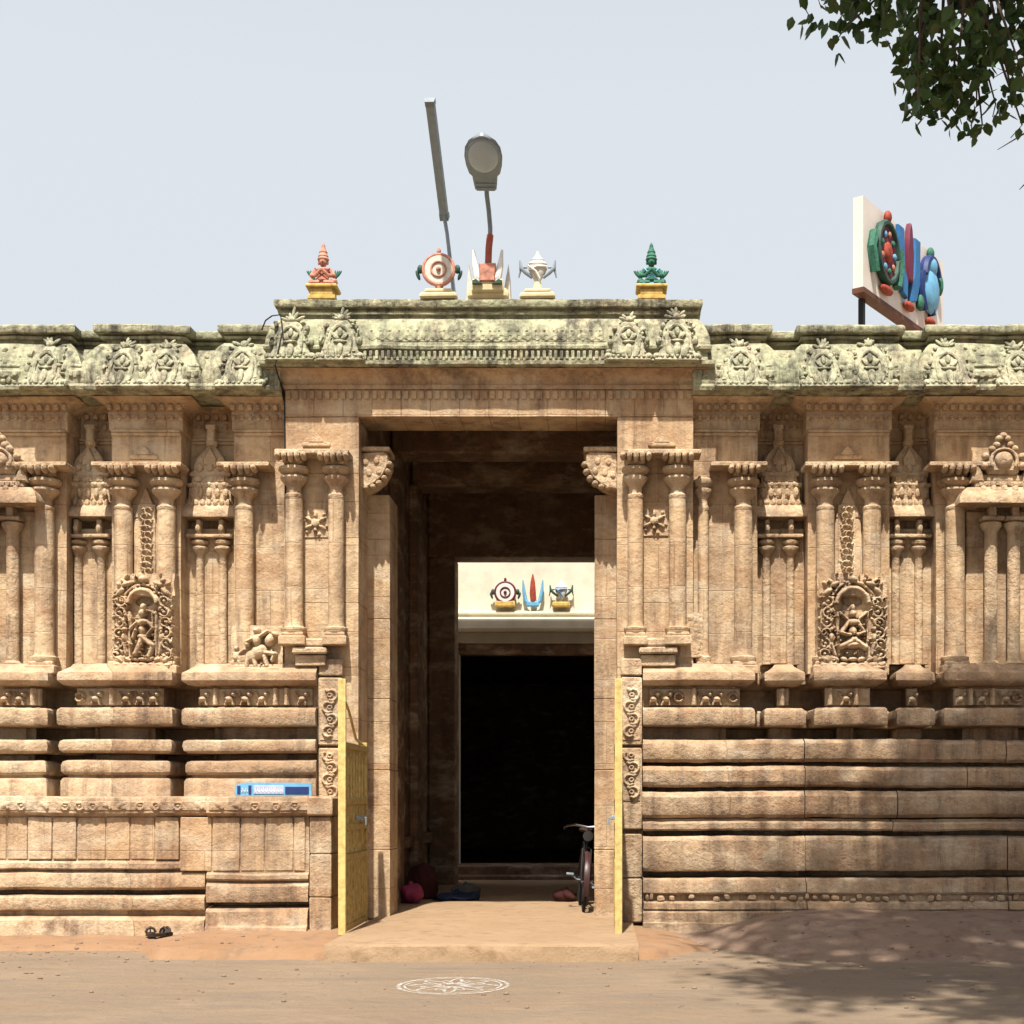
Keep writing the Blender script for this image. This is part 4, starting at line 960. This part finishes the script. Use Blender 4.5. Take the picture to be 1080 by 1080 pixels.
mk(E, lambda p: (disc_emblem((X(533, YH-.1), Z(625, YH-.1)), .17, YH-.10, (WHITE, MAROON, DGREEN), p), MB().box(X(533, YH)-.17, X(533, YH)+.17, YH-.16, YH-.002, Z(641, YH), Z(636, YH)+.02, .02).build('pedestal', YEL, p)))
E = empty('forehead_mark_emblem', (X(562, YH), YH-.1, 4.62), 'small red and white forehead mark emblem between discus and conch on cream wall', 'emblem')
mk(E, lambda p: namam_emblem(X(562, YH-.1), Z(640, YH-.1), .36, .52, YH-.10, (LBLUE, RED), p))
E = empty('conch_emblem', (X(592, YH), YH-.1, 4.62), 'small blue and white conch emblem at right on cream wall seen through the doorway', 'emblem')
mk(E, lambda p: (conch_emblem((X(592, YH-.1), Z(624, YH-.1)), .17, YH-.10, (WHITE, BLUE, DGREEN), p), MB().box(X(592, YH)-.15, X(592, YH)+.15, YH-.16, YH-.002, Z(641, YH), Z(637, YH)+.02, .02).build('pedestal', YEL, p)))

# ------------------------------------------------------------------ roof ornaments
ZR = 6.862
def garuda(px, mats, lab):
    """stucco guardian kneeling with folded hands, wings spread, tall crown"""
    y = .05; cx = X(px, y); E = empty('guardian_statue', (cx, y, ZR), lab, 'statue')
    m = MB(); m.box(-.15, .15, -.13, .13, 0, .05, .01); m.box(-.125, .125, -.11, .11, .05, .13, .01); m.box(-.17, .17, -.14, .14, .13, .17, .015); m.build('pedestal', mats[1], E)
    m = MB()
    for s in (-1, 1):   # folded legs, arms with joined palms
        m.tube([(s*.03, .02, .20), (s*.13, -.04, .215), (s*.12, -.08, .19), (s*.02, -.10, .19)], [.045, .042, .035, .025], 8)
        m.tube([(s*.075, 0, .36), (s*.12, -.03, .29), (s*.07, -.09, .27), (s*.008, -.11, .33)], [.028, .026, .022, .018], 8)
    m.lathe(0, 0, [(.08, .17), (.085, .21), (.06, .26), (.075, .33), (.085, .36), (.05, .385), (.028, .395), (.026, .415)], 14, .75)
    m.ell((0, -.01, .445), (.045, .05, .05), 12, 9); m.ell((0, -.062, .44), (.010, .018, .016), 8, 5)
    for s in (-1, 1): m.ell((s*.048, -.005, .44), (.012, .015, .024), 8, 5)
    m.build('body', mats[0], E)
    m = MB(); m.lathe(0, 0, [(.056, .46), (.064, .48), (.052, .50), (.056, .512), (.042, .545), (.046, .557), (.030, .59), (.020, .62), (.022, .63), (.004, .665)], 14); m.build('crown', mats[3], E)
    m = MB()
    for s in (-1, 1):
        for k in range(4): m.ell((s*(.11+.018*k), .05, .30+.012*k), (.012, .015, .085-.012*k), 8, 6, Matrix.Rotation(s*(.15+.16*k), 3, 'Y'))
    m.build('wing', mats[2], E)
    m = MB()
    m.tube([(-.08, -.06, .36), (-.03, -.09, .30), (.05, -.09, .24), (.09, -.05, .21)], .008, 6); m.tube([(.08, -.06, .36), (.03, -.09, .30), (-.05, -.09, .24), (-.09, -.05, .21)], .008, 6)
    m.box(-.10, .10, -.115, -.02, .173, .19, .005); m.build('sash', mats[4], E)
    E.scale = (1.0, 1.0, .98)
garuda(341, (PINK, YEL, GREEN, PINK, RED), 'pink painted kneeling guardian statue at left end of the gateway roof')
garuda(687, (GREEN, YEL, GREEN, GREEN, LBLUE), 'green painted kneeling guardian statue at right end of the gateway roof')
def ped(E, w_, h, mat=YEL2):
    m = MB(); m.box(-w_, w_, -.12, .12, 0, h*.6, .03); m.box(-w_*.75, w_*.75, -.10, .10, h*.6, h, .03); m.jitter(.006, 5); m.build('pedestal', mat, E)
y = .0
E = empty('discus_statue', (X(463, y), y, ZR), 'red and white discus emblem on yellow pedestal on the gateway roof', 'statue')
ped(E, .20, .11); disc_emblem((0, .33), .165, 0, (OFFW, PINK, DGREEN), E)
m = MB(); m.lathe(0, 0, [(.06, .09), (.04, .14), (.05, .17)], 10); m.build('stem', PINK, E)
E = empty('conch_statue', (X(567, y), y, ZR), 'white conch emblem on round yellow pedestal on the gateway roof', 'statue')
ped(E, .19, .11); conch_emblem((0, .33), .17, 0, (OFFW, WHITE, LAMPGREY), E)
m = MB(); m.lathe(0, 0, [(.09, .09), (.05, .14), (.04, .2)], 10); m.build('stem', YEL2, E)
E = empty('forehead_mark_statue', (X(515, y), y, ZR), 'tall white and ochre forehead mark emblem at the middle of the gateway roof', 'statue')
m = MB(); m.box(-.22, .22, -.10, .16, 0, .12, .03); m.box(-.17, .17, -.14, -.08, .06, .20, .02); m.build('pedestal', YEL2, E)
m = MB()
for s in (-1, 1): m.prism([(s*.13, .0), (s*.245, .0), (s*.235, .25), (s*.215, .42), (s*.185, .25), (s*.17, .16)], .02, .14, .02)
m.build('side_horn', OFFW, E)
m = MB()
for s in (-1, 1): m.tube([(s*.04, -.10, .17), (s*.11, -.10, .22), (s*.135, -.09, .35), (s*.155, -.09, .52)], [.045, .045, .035, .012], 8)
m.build('mark_arm', WHITE, E)
m = MB(); m.prism([(-.085, .16), (.085, .16), (.09, .36), (-.09, .36)], -.16, -.08, .015); m.build('mark_centre', PINK, E)
m = MB()
for s in (-1, 1): m.prism([(s*.05, .13), (s*.16, .13), (s*.16, .17), (s*.12, .185)], -.17, -.12, .01)
m.build('leaf_trim', DGREEN, E)

# ------------------------------------------------------------------ lamps on the roof
E = empty('tube_light', (0, 0, 0), 'long thin grey tube light on a slender leaning pole above the gateway', 'lamp')
a = P(453.5, 110, -.9); b = P(468, 226, .2); foot = Vector((X(481, .3), .3, 6.85))
m = MB(); m.tube([b + (b-a)*-.02, P(471.5, 246, .25), foot], [.022, .02, .024], 8); m.build('pole', STEEL, E)
d = (a-b).normalized(); sd = Vector((1, 0, 0)); up = sd.cross(d).normalized(); sd = d.cross(up).normalized()
def obox(c0, c1, w1, h1, off=0):
    vs = []
    for p in (c0, c1):
        for s, t in ((-1, -1), (1, -1), (.8, 1), (-.8, 1)): vs.append(p + sd*w1*s + up*(h1*t+off))
    return MB().add(vs, [(0, 1, 5, 4), (1, 2, 6, 5), (2, 3, 7, 6), (3, 0, 4, 7), (3, 2, 1, 0), (4, 5, 6, 7)])
m = obox(b, a, .052, .028); m.v += []; m.build('housing', STEEL, E)
m = MB(); m.tube([b + d*.06 + up*-.035, a - d*.06 + up*-.035], .022, 10); m.build('tube', LENS, E)
m = obox(a-d*.01, a+d*.05, .058, .036); mb = obox(b-d*.06, b+d*.01, .058, .036); m.add(mb.v, mb.f); m.build('end_cap', LAMPGREY, E)
E = empty('street_lamp', (0, 0, 0), 'grey cobra head street lamp on a bent pole with red lower part above the gateway', 'lamp')
m = MB(); m.tube([P(515, 278, .3), P(515.5, 262, .3), P(517, 248, .3)], .038, 10); m.build('lower_pole', RUST, E)
m = MB(); m.tube([P(517, 252, .3), P(517, 240, .28), P(515.5, 222, .2), P(513.5, 206, .08), P(513, 196, 0)], .026, 10); m.build('pole', LAMPGREY, E)
a = P(512.5, 199, 0); b = P(508, 141, -.75); d = (b-a).normalized(); L = (b-a).length; sd = Vector((1, 0, 0)); nrm = sd.cross(d).normalized()
if nrm.z > 0: nrm = -nrm
sd = d.cross(nrm).normalized()
prof = [(0, .115), (.10, .125), (.25, .135), (.30, .165), (.45, .19), (.62, .20), (.78, .185), (.90, .14), (.97, .08), (1, .02)]
def shell(off, k, thick):
    vs = []; fs = []; n = len(prof)
    for t, hw in prof:
        for q in (-1, -.8, .8, 1): vs.append(a + d*L*t + sd*hw*k*q + nrm*(off if abs(q) < 1 else off-.02))
        for q in (.6, -.6): vs.append(a + d*L*t + sd*hw*k*q - nrm*thick*math.sin(math.pi*min(1, .25+t*.7)))
    for i in range(n-1):
        for j in range(6): j2 = (j+1) % 6; fs.append((i*6+j, i*6+j2, (i+1)*6+j2, (i+1)*6+j))
    fs.append((0, 1, 2, 3, 4, 5)); fs.append(tuple((n-1)*6+j for j in range(6))[::-1])
    return MB().add(vs, fs)
shell(.03, 1, .10).build('housing', LAMPGREY, E)
RM = Matrix((sd, d, nrm)).transposed()
m = MB(); m.ell(a + d*L*.64 + nrm*.03, (.165, .235, .055), 24, 10, RM); m.build('lens', LENS, E)
m = MB(); m.tube([a + d*L*.64 + nrm*.032 + sd*.168*math.cos(t) + d*.24*math.sin(t) for t in [2*math.pi*k/28 for k in range(28)]], .012, 6, True)
m.box(-.08, .08, .03, .15, .0, .03, .005) if False else None
m.build('lens_rim', STEEL, E)
m = MB()
for t in (.06, .14): m.tube([a + d*L*t + nrm*.035 + sd*-.11, a + d*L*t + nrm*.035 + sd*.11], .008, 6)
m.build('vent_bar', STEEL, E)

# ------------------------------------------------------------------ sign box on the right roof
bx = Vector((.566, .824, 0)); nx_ = Vector((.824, -.566, 0)); p0 = Vector((2.95, .5, 0)); zb, zt_ = 7.14, 8.22; LB = 2.43
S = empty('sign_box', (p0.x, p0.y, 6.5), 'long white illuminated sign box with three coloured emblems standing askew on the right roof', 'sign')
def sbox(u0, u1, t0, t1, z0, z1):
    vs = [p0 + bx*u + nx_*t + Vector((0, 0, z)) - S.location for z in (z0, z1) for u, t in ((u0, t0), (u1, t0), (u1, t1), (u0, t1))]
    return MB().add(vs, [(0, 3, 2, 1), (4, 5, 6, 7), (0, 1, 5, 4), (1, 2, 6, 5), (2, 3, 7, 6), (3, 0, 4, 7)])
SGN = simple('sign panel white', (.80, .72, .66), .4, .06, 4)
sbox(0, LB, -.12, 0, zb+.06, zt_).build('box', SGN, S, smooth=False)
m = sbox(-.01, LB+.01, -.13, .012, zb, zb+.058); m.build('bottom_frame', BROWNM, S, smooth=False)
for u in (.18, 2.2): sbox(u, u+.06, -.14, -.08, 6.45, zb).build('support', BLACK, S, smooth=False)
MS = Matrix((bx, -nx_, Vector((0, 0, 1)))).transposed()
def signpart(name, mb, mat, u, z):
    M = MS.to_4x4(); M.translation = p0 + bx*u + Vector((0, 0, z)) + nx_*.012 - S.location
    mb.xf(M @ Matrix.Diagonal((1.16, 1.6, 1.12, 1))); return mb.build(name, mat, S)
def rope(pts, r): return MB().tube([(x, -.02, z) for x, z in pts], r, 7)
def arc(cx, cz, rx, rz, a0, a1, n=14): return [(cx+rx*math.cos(a0+(a1-a0)*k/n), cz+rz*math.sin(a0+(a1-a0)*k/n)) for k in range(n+1)]
# discus
zc = zb+.60
mb = MB(); mb.prism([(.22*math.cos(a), .27*math.sin(a)) for a in [2*math.pi*k/24 for k in range(24)]], -.03, 0, .01); signpart('discus', mb, MAROON, .55, zc)
mb = rope(arc(0, 0, .24, .30, 0, 6.2), .035); signpart('discus_rim', mb, DGREEN, .55, zc)
mb = MB(); mb.ell((0, -.03, 0), (.09, .03, .11)); signpart('discus_hub', mb, RED, .55, zc)
mb = MB(); mb.ell((0, -.03, .36), (.05, .03, .07)); signpart('discus_flame', mb, RED, .55, zc)
for pp in ([(-.30, .12), (-.36, -.05), (-.28, -.28)], [(.30, .12), (.34, -.05), (.26, -.28)]): signpart('discus_ribbon', rope(pp, .04), GREEN, .55, zc)
mb = MB(); mb.ell((0, -.02, -.38), (.14, .03, .05)); signpart('emblem_base', mb, RED, .55, zc)
for k in range(9):
    a = 2*math.pi*k/9; mb = MB(); mb.ell((.155*math.cos(a), -.035, .19*math.sin(a)), (.03, .015, .035), 7, 5); signpart('discus_stud', mb, (LBLUE, GREEN, PINK)[k % 3], .55, zc)
# forehead mark
mb = MB()
for s in (-1, 1): mb.prism([(s*.06, -.30), (s*.18, -.26), (s*.27, -.05), (s*.28, .42), (s*.16, .42), (s*.13, .0), (s*.05, -.12)], -.03, 0, .012)
signpart('mark_arm', mb, BLUE, 1.22, zc-.02)
mb = MB(); mb.prism([(-.05, -.1), (.05, -.1), (.07, .2), (.03, .46), (0, .52), (-.03, .46), (-.07, .2)], -.04, 0, .012); signpart('mark_centre', mb, MAROON, 1.22, zc-.02)
mb = MB(); mb.ell((0, -.02, -.38), (.12, .03, .05)); signpart('emblem_base', mb, RED, 1.22, zc)
# conch
mb = MB(); mb.ell((0, -.02, -.04), (.20, .05, .26)); mb.ell((0, -.02, .22), (.12, .05, .12)); signpart('conch', mb, LBLUE, 1.90, zc)
mb = rope(arc(0, .05, .20, .26, .4, 3.0), .04); m2 = rope([(-.24, .1), (-.28, -.1), (-.18, -.3)], .035); mb.add(m2.v, m2.f); m2 = rope([(.0, .3), (-.06, .0), (.05, -.3)], .03); mb.add(m2.v, m2.f); signpart('conch_outline', mb, NAVY, 1.90, zc)
for cc, rr in (((0, -.02, .37), (.05, .03, .07)), ((-.28, -.02, -.25), (.05, .03, .09)), ((.26, -.02, .1), (.05, .03, .12))): mb = MB(); mb.ell(cc, rr); signpart('conch_ribbon', mb, GREEN, 1.90, zc)
mb = MB(); mb.ell((0, -.02, -.38), (.11, .03, .05)); signpart('emblem_base', mb, RED, 1.90, zc)

# ------------------------------------------------------------------ blue board lying on the bench
yb_ = -.28; B = empty('blue_board', (X(289, yb_), yb_, 1.503), 'small blue and white lettered board propped on the stone bench left of the gate', 'sign')
xa_, xb_ = X(248, yb_)-B.location.x, X(329, yb_)-B.location.x; hb_ = .145
m = MB(); m.prism([(xa_, 0), (xb_, 0), (xb_, hb_*.97), (xa_+.12, hb_), (xa_, hb_*.80)], -.01, .015, .004); m.build('board', LBLUE, B)
m = MB(); m.box(xa_+.20, xa_+.52, -.018, -.011, .025, .115, .002); m.build('pale_panel', simple('pale sign panel', (.45, .52, .72), .5, .1), B)
m = MB(); m.box(xa_+.535, xb_-.03, -.018, -.011, .022, .10, .002); m.box(xa_+.025, xa_+.06, -.018, -.011, .025, .11, .002); m.box(xa_+.145, xa_+.175, -.018, -.011, .02, .115, .002); m.build('navy_panel', NAVY, B)
m = MB(); rs = random.Random(2); x = xa_+.22
while x < xa_+.50:
    m.tube([(x, -.02, .04), (x+.005, -.02, .095), (x+.018, -.02, .095), (x+.02, -.02, .05)], .004, 5); m.tube([(x+.022, -.02, .07), (x+.032, -.02, .045)], .004, 5); x += .042
x = xa_+.075
for k in range(2): m.tube([(x, -.014, .04), (x+.012, -.014, .09), (x+.026, -.014, .05)], .005, 5); x += .034
m.build('lettering', WHITE, B)

# ------------------------------------------------------------------ things in the passage
def bundle(name, loc, r, mat, lab, seed, cat='bundle'):
    rnd = random.Random(seed); m = MB(); m.ell((0, 0, r[2]*.8), r, 26, 18)
    for v in m.v:
        n_ = noise.noise_vector(v*7 + Vector((seed, 0, 0))); v += n_*.05; q = math.sin(math.atan2(v.y, v.x)*9 + v.z*14 + seed)*.008; v.x += q; v.y += q
        v.z = max(0.0, v.z)
    m.ell((0, 0, r[2]*1.65), (.035, .035, .05), 8, 6)
    o = m.build(name, mat); o.location = loc; return tag(o, lab, cat)
FZ = .15
bundle('cloth_bundle', (-2.38, 2.55, FZ+.004), (.14, .15, .14), PINKC, 'round pink cloth bundle at the foot of the left passage wall', 1)
bundle('cloth_bag', (-2.33, 3.4, FZ+.004), (.20, .16, .26), REDC, 'dark red cloth bag leaning in shade behind the pink bundle', 2, 'bag')
bundle('folded_blanket', (-1.85, 3.05, FZ+.004), (.32, .16, .06), BLUEC, 'low dark blue folded cloth on the passage floor', 3, 'cloth')
bundle('grey_sack', (-1.78, 3.55, FZ+.004), (.20, .14, .10), GREYC, 'small grey sack behind the blue cloth on the passage floor', 4, 'sack')
bundle('rag_pile', (-.42, 2.9, FZ+.004), (.16, .12, .08), REDC, 'dark red rag pile on the passage floor beside the bicycle', 6, 'cloth')
# bicycle leaning by the right jamb, seen from the front
BK = empty('bicycle', (-.17, .95, FZ+.006), 'old black bicycle parked head on just inside the right jamb of the doorway', 'bicycle')
BK.rotation_euler = (0, R(4), R(3))
def ring(cy, r, rt, n=36): return MB().tube([(0, cy+r*math.cos(a), .34+r*math.sin(a)) for a in [2*math.pi*k/n for k in range(n)]], rt, 8, True)
for cy in (.34, 1.42):
    W_ = ring(cy, .32, .019).build('wheel', TYRE, BK)
    ring(cy, .297, .010).build('rim', CHROME, W_)
    m = MB()
    for k in range(16):
        a = 2*math.pi*k/16; m.tube([(.02*(-1)**k, cy, .34), (0, cy+.29*math.cos(a), .34+.29*math.sin(a))], .0018, 4)
    m.tube([(-.05, cy, .34), (.05, cy, .34)], .018, 8); m.build('spokes', CHROME, W_)
    m = MB(); pts = [(cy+.36*math.cos(a), .34+.36*math.sin(a)) for a in [R(20)+R(150)*k/14 for k in range(15)]]
    if cy < 1: pts = [(cy+.36*math.cos(a), .34+.36*math.sin(a)) for a in [R(55)+R(150)*k/14 for k in range(15)]]
    vs = []; fs = []
    for q, (yy, zz_) in enumerate(pts): vs += [(-.032, yy, zz_-.008), (0, yy, zz_+.008), (.032, yy, zz_-.008)]
    for q in range(14): fs += [(3*q, 3*q+1, 3*q+4, 3*q+3), (3*q+1, 3*q+2, 3*q+5, 3*q+4)]
    m.add(vs, fs); m.build('mudguard', MUDG, BK)
m = MB()
for s in (-1, 1): m.tube([(s*.05, .34, .34), (s*.05, .47, .72), (0, .49, .76)], .011, 8); m.tube([(s*.05, 1.42, .34), (s*.02, .98, .32)], .009, 6); m.tube([(s*.05, 1.42, .34), (s*.02, 1.12, .78)], .009, 6)
m.tube([(0, .48, .74), (0, .53, .90)], .018, 8); m.tube([(0, .50, .80), (0, 1.0, .32)], .016, 8); m.tube([(0, .52, .87), (0, 1.13, .80)], .014, 8); m.tube([(0, 1.0, .32), (0, 1.16, .90)], .015, 8); m.build('frame', BLACK, BK)
m = MB(); m.tube([(-.27, .72, .96), (-.25, .60, .985), (-.15, .52, 1.0), (0, .53, .98), (.15, .52, 1.0), (.25, .60, .985), (.27, .72, .96)], .013, 8); m.tube([(0, .53, .88), (0, .53, .98)], .013, 8); HB = m.build('handlebar', CHROME, BK)
m = MB()
for s in (-1, 1): m.tube([(s*.27, .73, .958), (s*.275, .84, .94)], .017, 8)
m.build('grip', TYRE, HB)
m = MB(); m.lathe(0, 0, [(.012, -.05), (.05, -.02), (.062, .02), (.062, .03)], 16); m.xf(Matrix.Translation((0, .44, .88)) @ Matrix.Rotation(R(90), 4, 'X')); m.build('headlamp', CHROME, BK)
m = MB(); m.ell((0, 1.22, .935), (.085, .13, .035), 14, 8); m.ell((0, 1.10, .93), (.035, .10, .025), 10, 6); m.build('saddle', LEATHER, BK)
m = MB(); m.tube([(-.16, .9, .40), (-.08, .98, .33), (.08, 1.0, .32), (.16, 1.08, .24)], .010, 6); m.box(-.21, -.12, .86, .94, .385, .41, .005); m.box(.12, .21, 1.04, 1.12, .225, .25, .005); m.build('pedal', STEEL, BK)
m = MB(); m.box(-.09, .09, .40, .44, .60, .76, .01); m.build('number_plate', simple('pink enamel', (.5, .24, .22), .5, .2), BK) if False else None
# a pair of sandals on the dirt
for k, (px, rz, lab) in enumerate(((159, .35, 'left dark leather sandal of the pair lying on the dirt by the plinth'), (170, -.5, 'right dark leather sandal of the pair lying on the dirt by the plinth'))):
    yy = -.80; o = empty('sandal', (X(px, yy), yy, .068), lab, 'sandal', 'pair of sandals')
    o.rotation_euler = (0, 0, rz)
    m = MB(); out = [(-.035, -.12), (.03, -.12), (.045, -.05), (.04, .02), (.052, .09), (.03, .135), (-.01, .14), (-.045, .10), (-.05, .03), (-.035, -.04)]
    n = len(out); m.add([(x, y_, 0) for x, y_ in out] + [(x, y_, .03) for x, y_ in out], [tuple(range(n))[::-1], tuple(range(n, 2*n))] + [(i, (i+1) % n, n+(i+1) % n, n+i) for i in range(n)]); m.build('sole', LEATHER, o)
    m = MB()
    for yy_ in (.03, .075): m.tube([(-.048, yy_, .03), (-.035, yy_+.005, .065), (0, yy_+.01, .085), (.035, yy_+.005, .065), (.05, yy_, .03)], .014, 6)
    m.tube([(0, .11, .03), (0, .09, .09)], .007, 6); m.build('strap', LEATHER, o)
# chalk kolam on the road
m = MB()
kx, ky = X(478, -4.15), -4.15
def ribbon(pts, w_):
    vs = []; fs = []; N = len(pts)
    for i in range(N):
        a = Vector(pts[i-1]); b = Vector(pts[(i+1) % N]); t = (b-a).normalized(); nn = Vector((-t.y, t.x)); ww = w_*(1+.5*noise.noise(Vector((pts[i][0]*30, pts[i][1]*30, 0))))
        for s in (-1, 1): vs.append((pts[i][0]+nn.x*ww*s, pts[i][1]+nn.y*ww*s, .006))
    for i in range(N): j = (i+1) % N; fs.append((2*i, 2*i+1, 2*j+1, 2*j))
    m.add(vs, fs)
ribbon([(kx+.43*math.cos(t), ky+.50*math.sin(t)) for t in [2*math.pi*k/90 for k in range(90)]], .016)
ribbon([(kx+.38*math.cos(t), ky+.44*math.sin(t)) for t in [2*math.pi*k/90 for k in range(90)]], .009)
ribbon([(kx+(.22+.13*math.cos(8*t))*math.cos(t), ky+(.25+.15*math.cos(8*t))*math.sin(t)) for t in [2*math.pi*k/220 for k in range(220)]], .012)
ribbon([(kx+(.16+.10*math.cos(8*t+3.14))*math.cos(t), ky+(.18+.12*math.cos(8*t+3.14))*math.sin(t)) for t in [2*math.pi*k/220 for k in range(220)]], .010)
ribbon([(kx+.07*math.cos(t), ky+.08*math.sin(t)) for t in [2*math.pi*k/30 for k in range(30)]], .014)
tag(m.build('chalk_kolam', CHALK, smooth=False), 'white round rice powder kolam drawn on the road before the gateway step', 'kolam')
# pebbles scattered on the verge
m = MB(); rs = random.Random(21)
for k in range(600):
    x = rs.uniform(-6.5, 4.5); y_ = rs.uniform(-5.4, -.85) if k % 3 else rs.uniform(-2.6, -1.5); r = rs.choice((.005, .007, .009, .012, .02))*rs.uniform(.7, 1.2)
    if -2.9 < x < .45 and y_ > -2.5: continue
    z_ = max(0, verge(x, y_)) if x < .3 else max(0, mound(x, y_))
    m.ell((x, y_, z_+r*.3), (r, r*rs.uniform(.6, 1), r*.6), 6, 4)
tag(m.build('pebbles', MOUND), 'scattered pebbles and grit on the dirt verge', 'pebbles', kind='stuff')

# ------------------------------------------------------------------ tree at upper right
TR = empty('shade_tree', (6.2, -8.2, 0), 'broad leafy shade tree whose bough hangs into the upper right of the view', 'tree')
rs = random.Random(4)
def proj(p):
    d_ = p[1]+D0
    if d_ < .3: return None
    return 632+FP*p[0]/d_, 840-FP*(p[2]-EYE)/d_
leaves = MB(); twigs = MB()
def add_leaf(p, L, droop=.7):
    az = rs.uniform(0, 6.283); tilt = rs.uniform(-1.3, -.1)*droop - .3
    d_ = Vector((math.cos(az)*math.cos(tilt), math.sin(az)*math.cos(tilt), math.sin(tilt)))
    s_ = d_.cross(Vector((rs.uniform(-1, 1), rs.uniform(-1, 1), rs.uniform(-1, 1)))).normalized(); n_ = s_.cross(d_)
    W = L*.34; vs = [p, p+d_*L*.3+s_*W-n_*L*.06, p+d_*L*.65+s_*W*.8-n_*L*.05, p+d_*L, p+d_*L*.65-s_*W*.8-n_*L*.05, p+d_*L*.3-s_*W-n_*L*.06, p+d_*L*.5+n_*L*.03]
    leaves.add(vs, [(0, 1, 6), (1, 2, 6), (2, 3, 6), (3, 4, 6), (4, 5, 6), (5, 0, 6)])
blobs = [(845, 2, 9, 12), (862, -4, 18, 30), (884, 8, 17, 40), (893, 28, 8, 12), (912, 0, 22, 50), (935, 12, 20, 55), (955, 5, 28, 90), (972, 30, 26, 100), (960, 62, 20, 65), (962, 90, 17, 48), (968, 112, 10, 16), (985, 80, 24, 90), (990, 108, 12, 22), (1005, 45, 34, 150), (1008, 95, 22, 80), (1010, 118, 9, 12), (1035, 15, 36, 150), (1045, 45, 22, 60), (1028, 75, 16, 40), (1030, 112, 12, 22), (1036, 132, 8, 9), (1050, 110, 14, 24), (1068, 100, 14, 26), (1075, 25, 30, 110), (1076, 70, 12, 16), (1078, 132, 9, 10), (1095, 50, 30, 80), (1100, 110, 20, 40), (1000, -30, 60, 150), (900, -30, 30, 60), (1080, -40, 60, 150)]
yd = -6.4
cents = []
for px, py, r, n_ in blobs:
    c = P(px, py, yd + rs.uniform(-.45, .45)); rr = r*9/FP; cents.append(c)
    for k in range(int(n_*.62)):
        while True:
            q = Vector((rs.uniform(-1, 1), rs.uniform(-1, 1), rs.uniform(-1, 1)))
            if q.length < 1: break
        add_leaf(c + Vector((q.x*rr, q.y*.35, q.z*rr)), rs.uniform(.075, .115))
root = P(1010, -90, yd)
for c in cents:
    mid = (c+root)/2 + Vector((rs.uniform(-.1, .1), rs.uniform(-.2, .2), rs.uniform(.0, .15))); twigs.tube([root, mid, c, c+Vector((rs.uniform(-.08, .08), 0, -.08))], [.022, .012, .005, .003], 5)
# thin bare twigs at the right edge
for a, b in (((1085, 138), (1052, 158)), ((1085, 190), (1075, 200)), ((1085, 60), (1048, 82)), ((1085, 85), (1052, 72))): twigs.tube([P(a[0], a[1], yd), P(b[0], b[1], yd)], [.006, .002], 4)
# the rest of the crown, above and beside the view
cl = []
for k in range(250):
    while True:
        q = Vector((rs.uniform(-1, 1), rs.uniform(-1, 1), rs.uniform(-1, 1)))
        if .35 < q.length < 1: break
    cl.append(Vector((5.2+q.x*4.9, -7.7+q.y*4.3, 9.8+q.z*3.0)))
for k in range(80):
    while True:
        q = Vector((rs.uniform(-1, 1), rs.uniform(-1, 1), rs.uniform(-1, 1)))
        if q.length < 1: break
    cl.append(Vector((4.7+q.x*2.5, -5.4+q.y*1.5, 9.6+q.z*1.3)))
for c in cl:
    R_ = rs.uniform(.45, .9)
    for k in range(120):
        q = Vector((rs.gauss(0, .5), rs.gauss(0, .5), rs.gauss(0, .4)))*R_; p = c+q
        if p.y > -3.0-(p.z-8)*.42+.25*math.sin(p.x*2.1): continue
        pr = proj(p)
        if pr and pr[0] < 1095 and pr[1] > -20: continue
        add_leaf(p, rs.uniform(.14, .23))
lv = leaves.build('crown', LEAF, TR, smooth=False)
trunk = MB(); base = Vector((6.2, -8.2, -.2))
trunk.tube([base, (6.15, -8.2, .6), (6.0, -8.1, 2.2), (5.9, -8.0, 4.0), (5.7, -7.9, 5.6), (5.3, -7.8, 7.4), (5.1, -7.6, 9.5), (5, -7.6, 11.5)], [.52, .40, .33, .30, .26, .18, .10, .04], 14)
for e, r0 in (((root.x, root.y, root.z), .10), ((8.2, -7, 9.0), .12), ((3.2, -9.6, 9.2), .11), ((4.2, -5.6, 9.4), .11), ((7.5, -10, 9.5), .11), ((1.8, -8, 9.8), .09)):
    s0 = Vector((5.75, -7.95, 5.4 + rs.uniform(-.4, 1.2))); e = Vector(e); trunk.tube([s0, s0.lerp(e, .35)+Vector((0, 0, .5)), s0.lerp(e, .7)+Vector((0, 0, .45)), e], [r0, r0*.7, r0*.45, r0*.2], 8)
trunk.jitter(.03, 3, .01); trunk.build('trunk', BARK, TR); twigs.build('twigs', BARK, TR)
for o in TR.children: o.data.transform(Matrix.Translation(-TR.location))
print('objects', len(bpy.data.objects), 'faces', sum(len(o.data.polygons) for o in bpy.data.objects if o.type == 'MESH'))
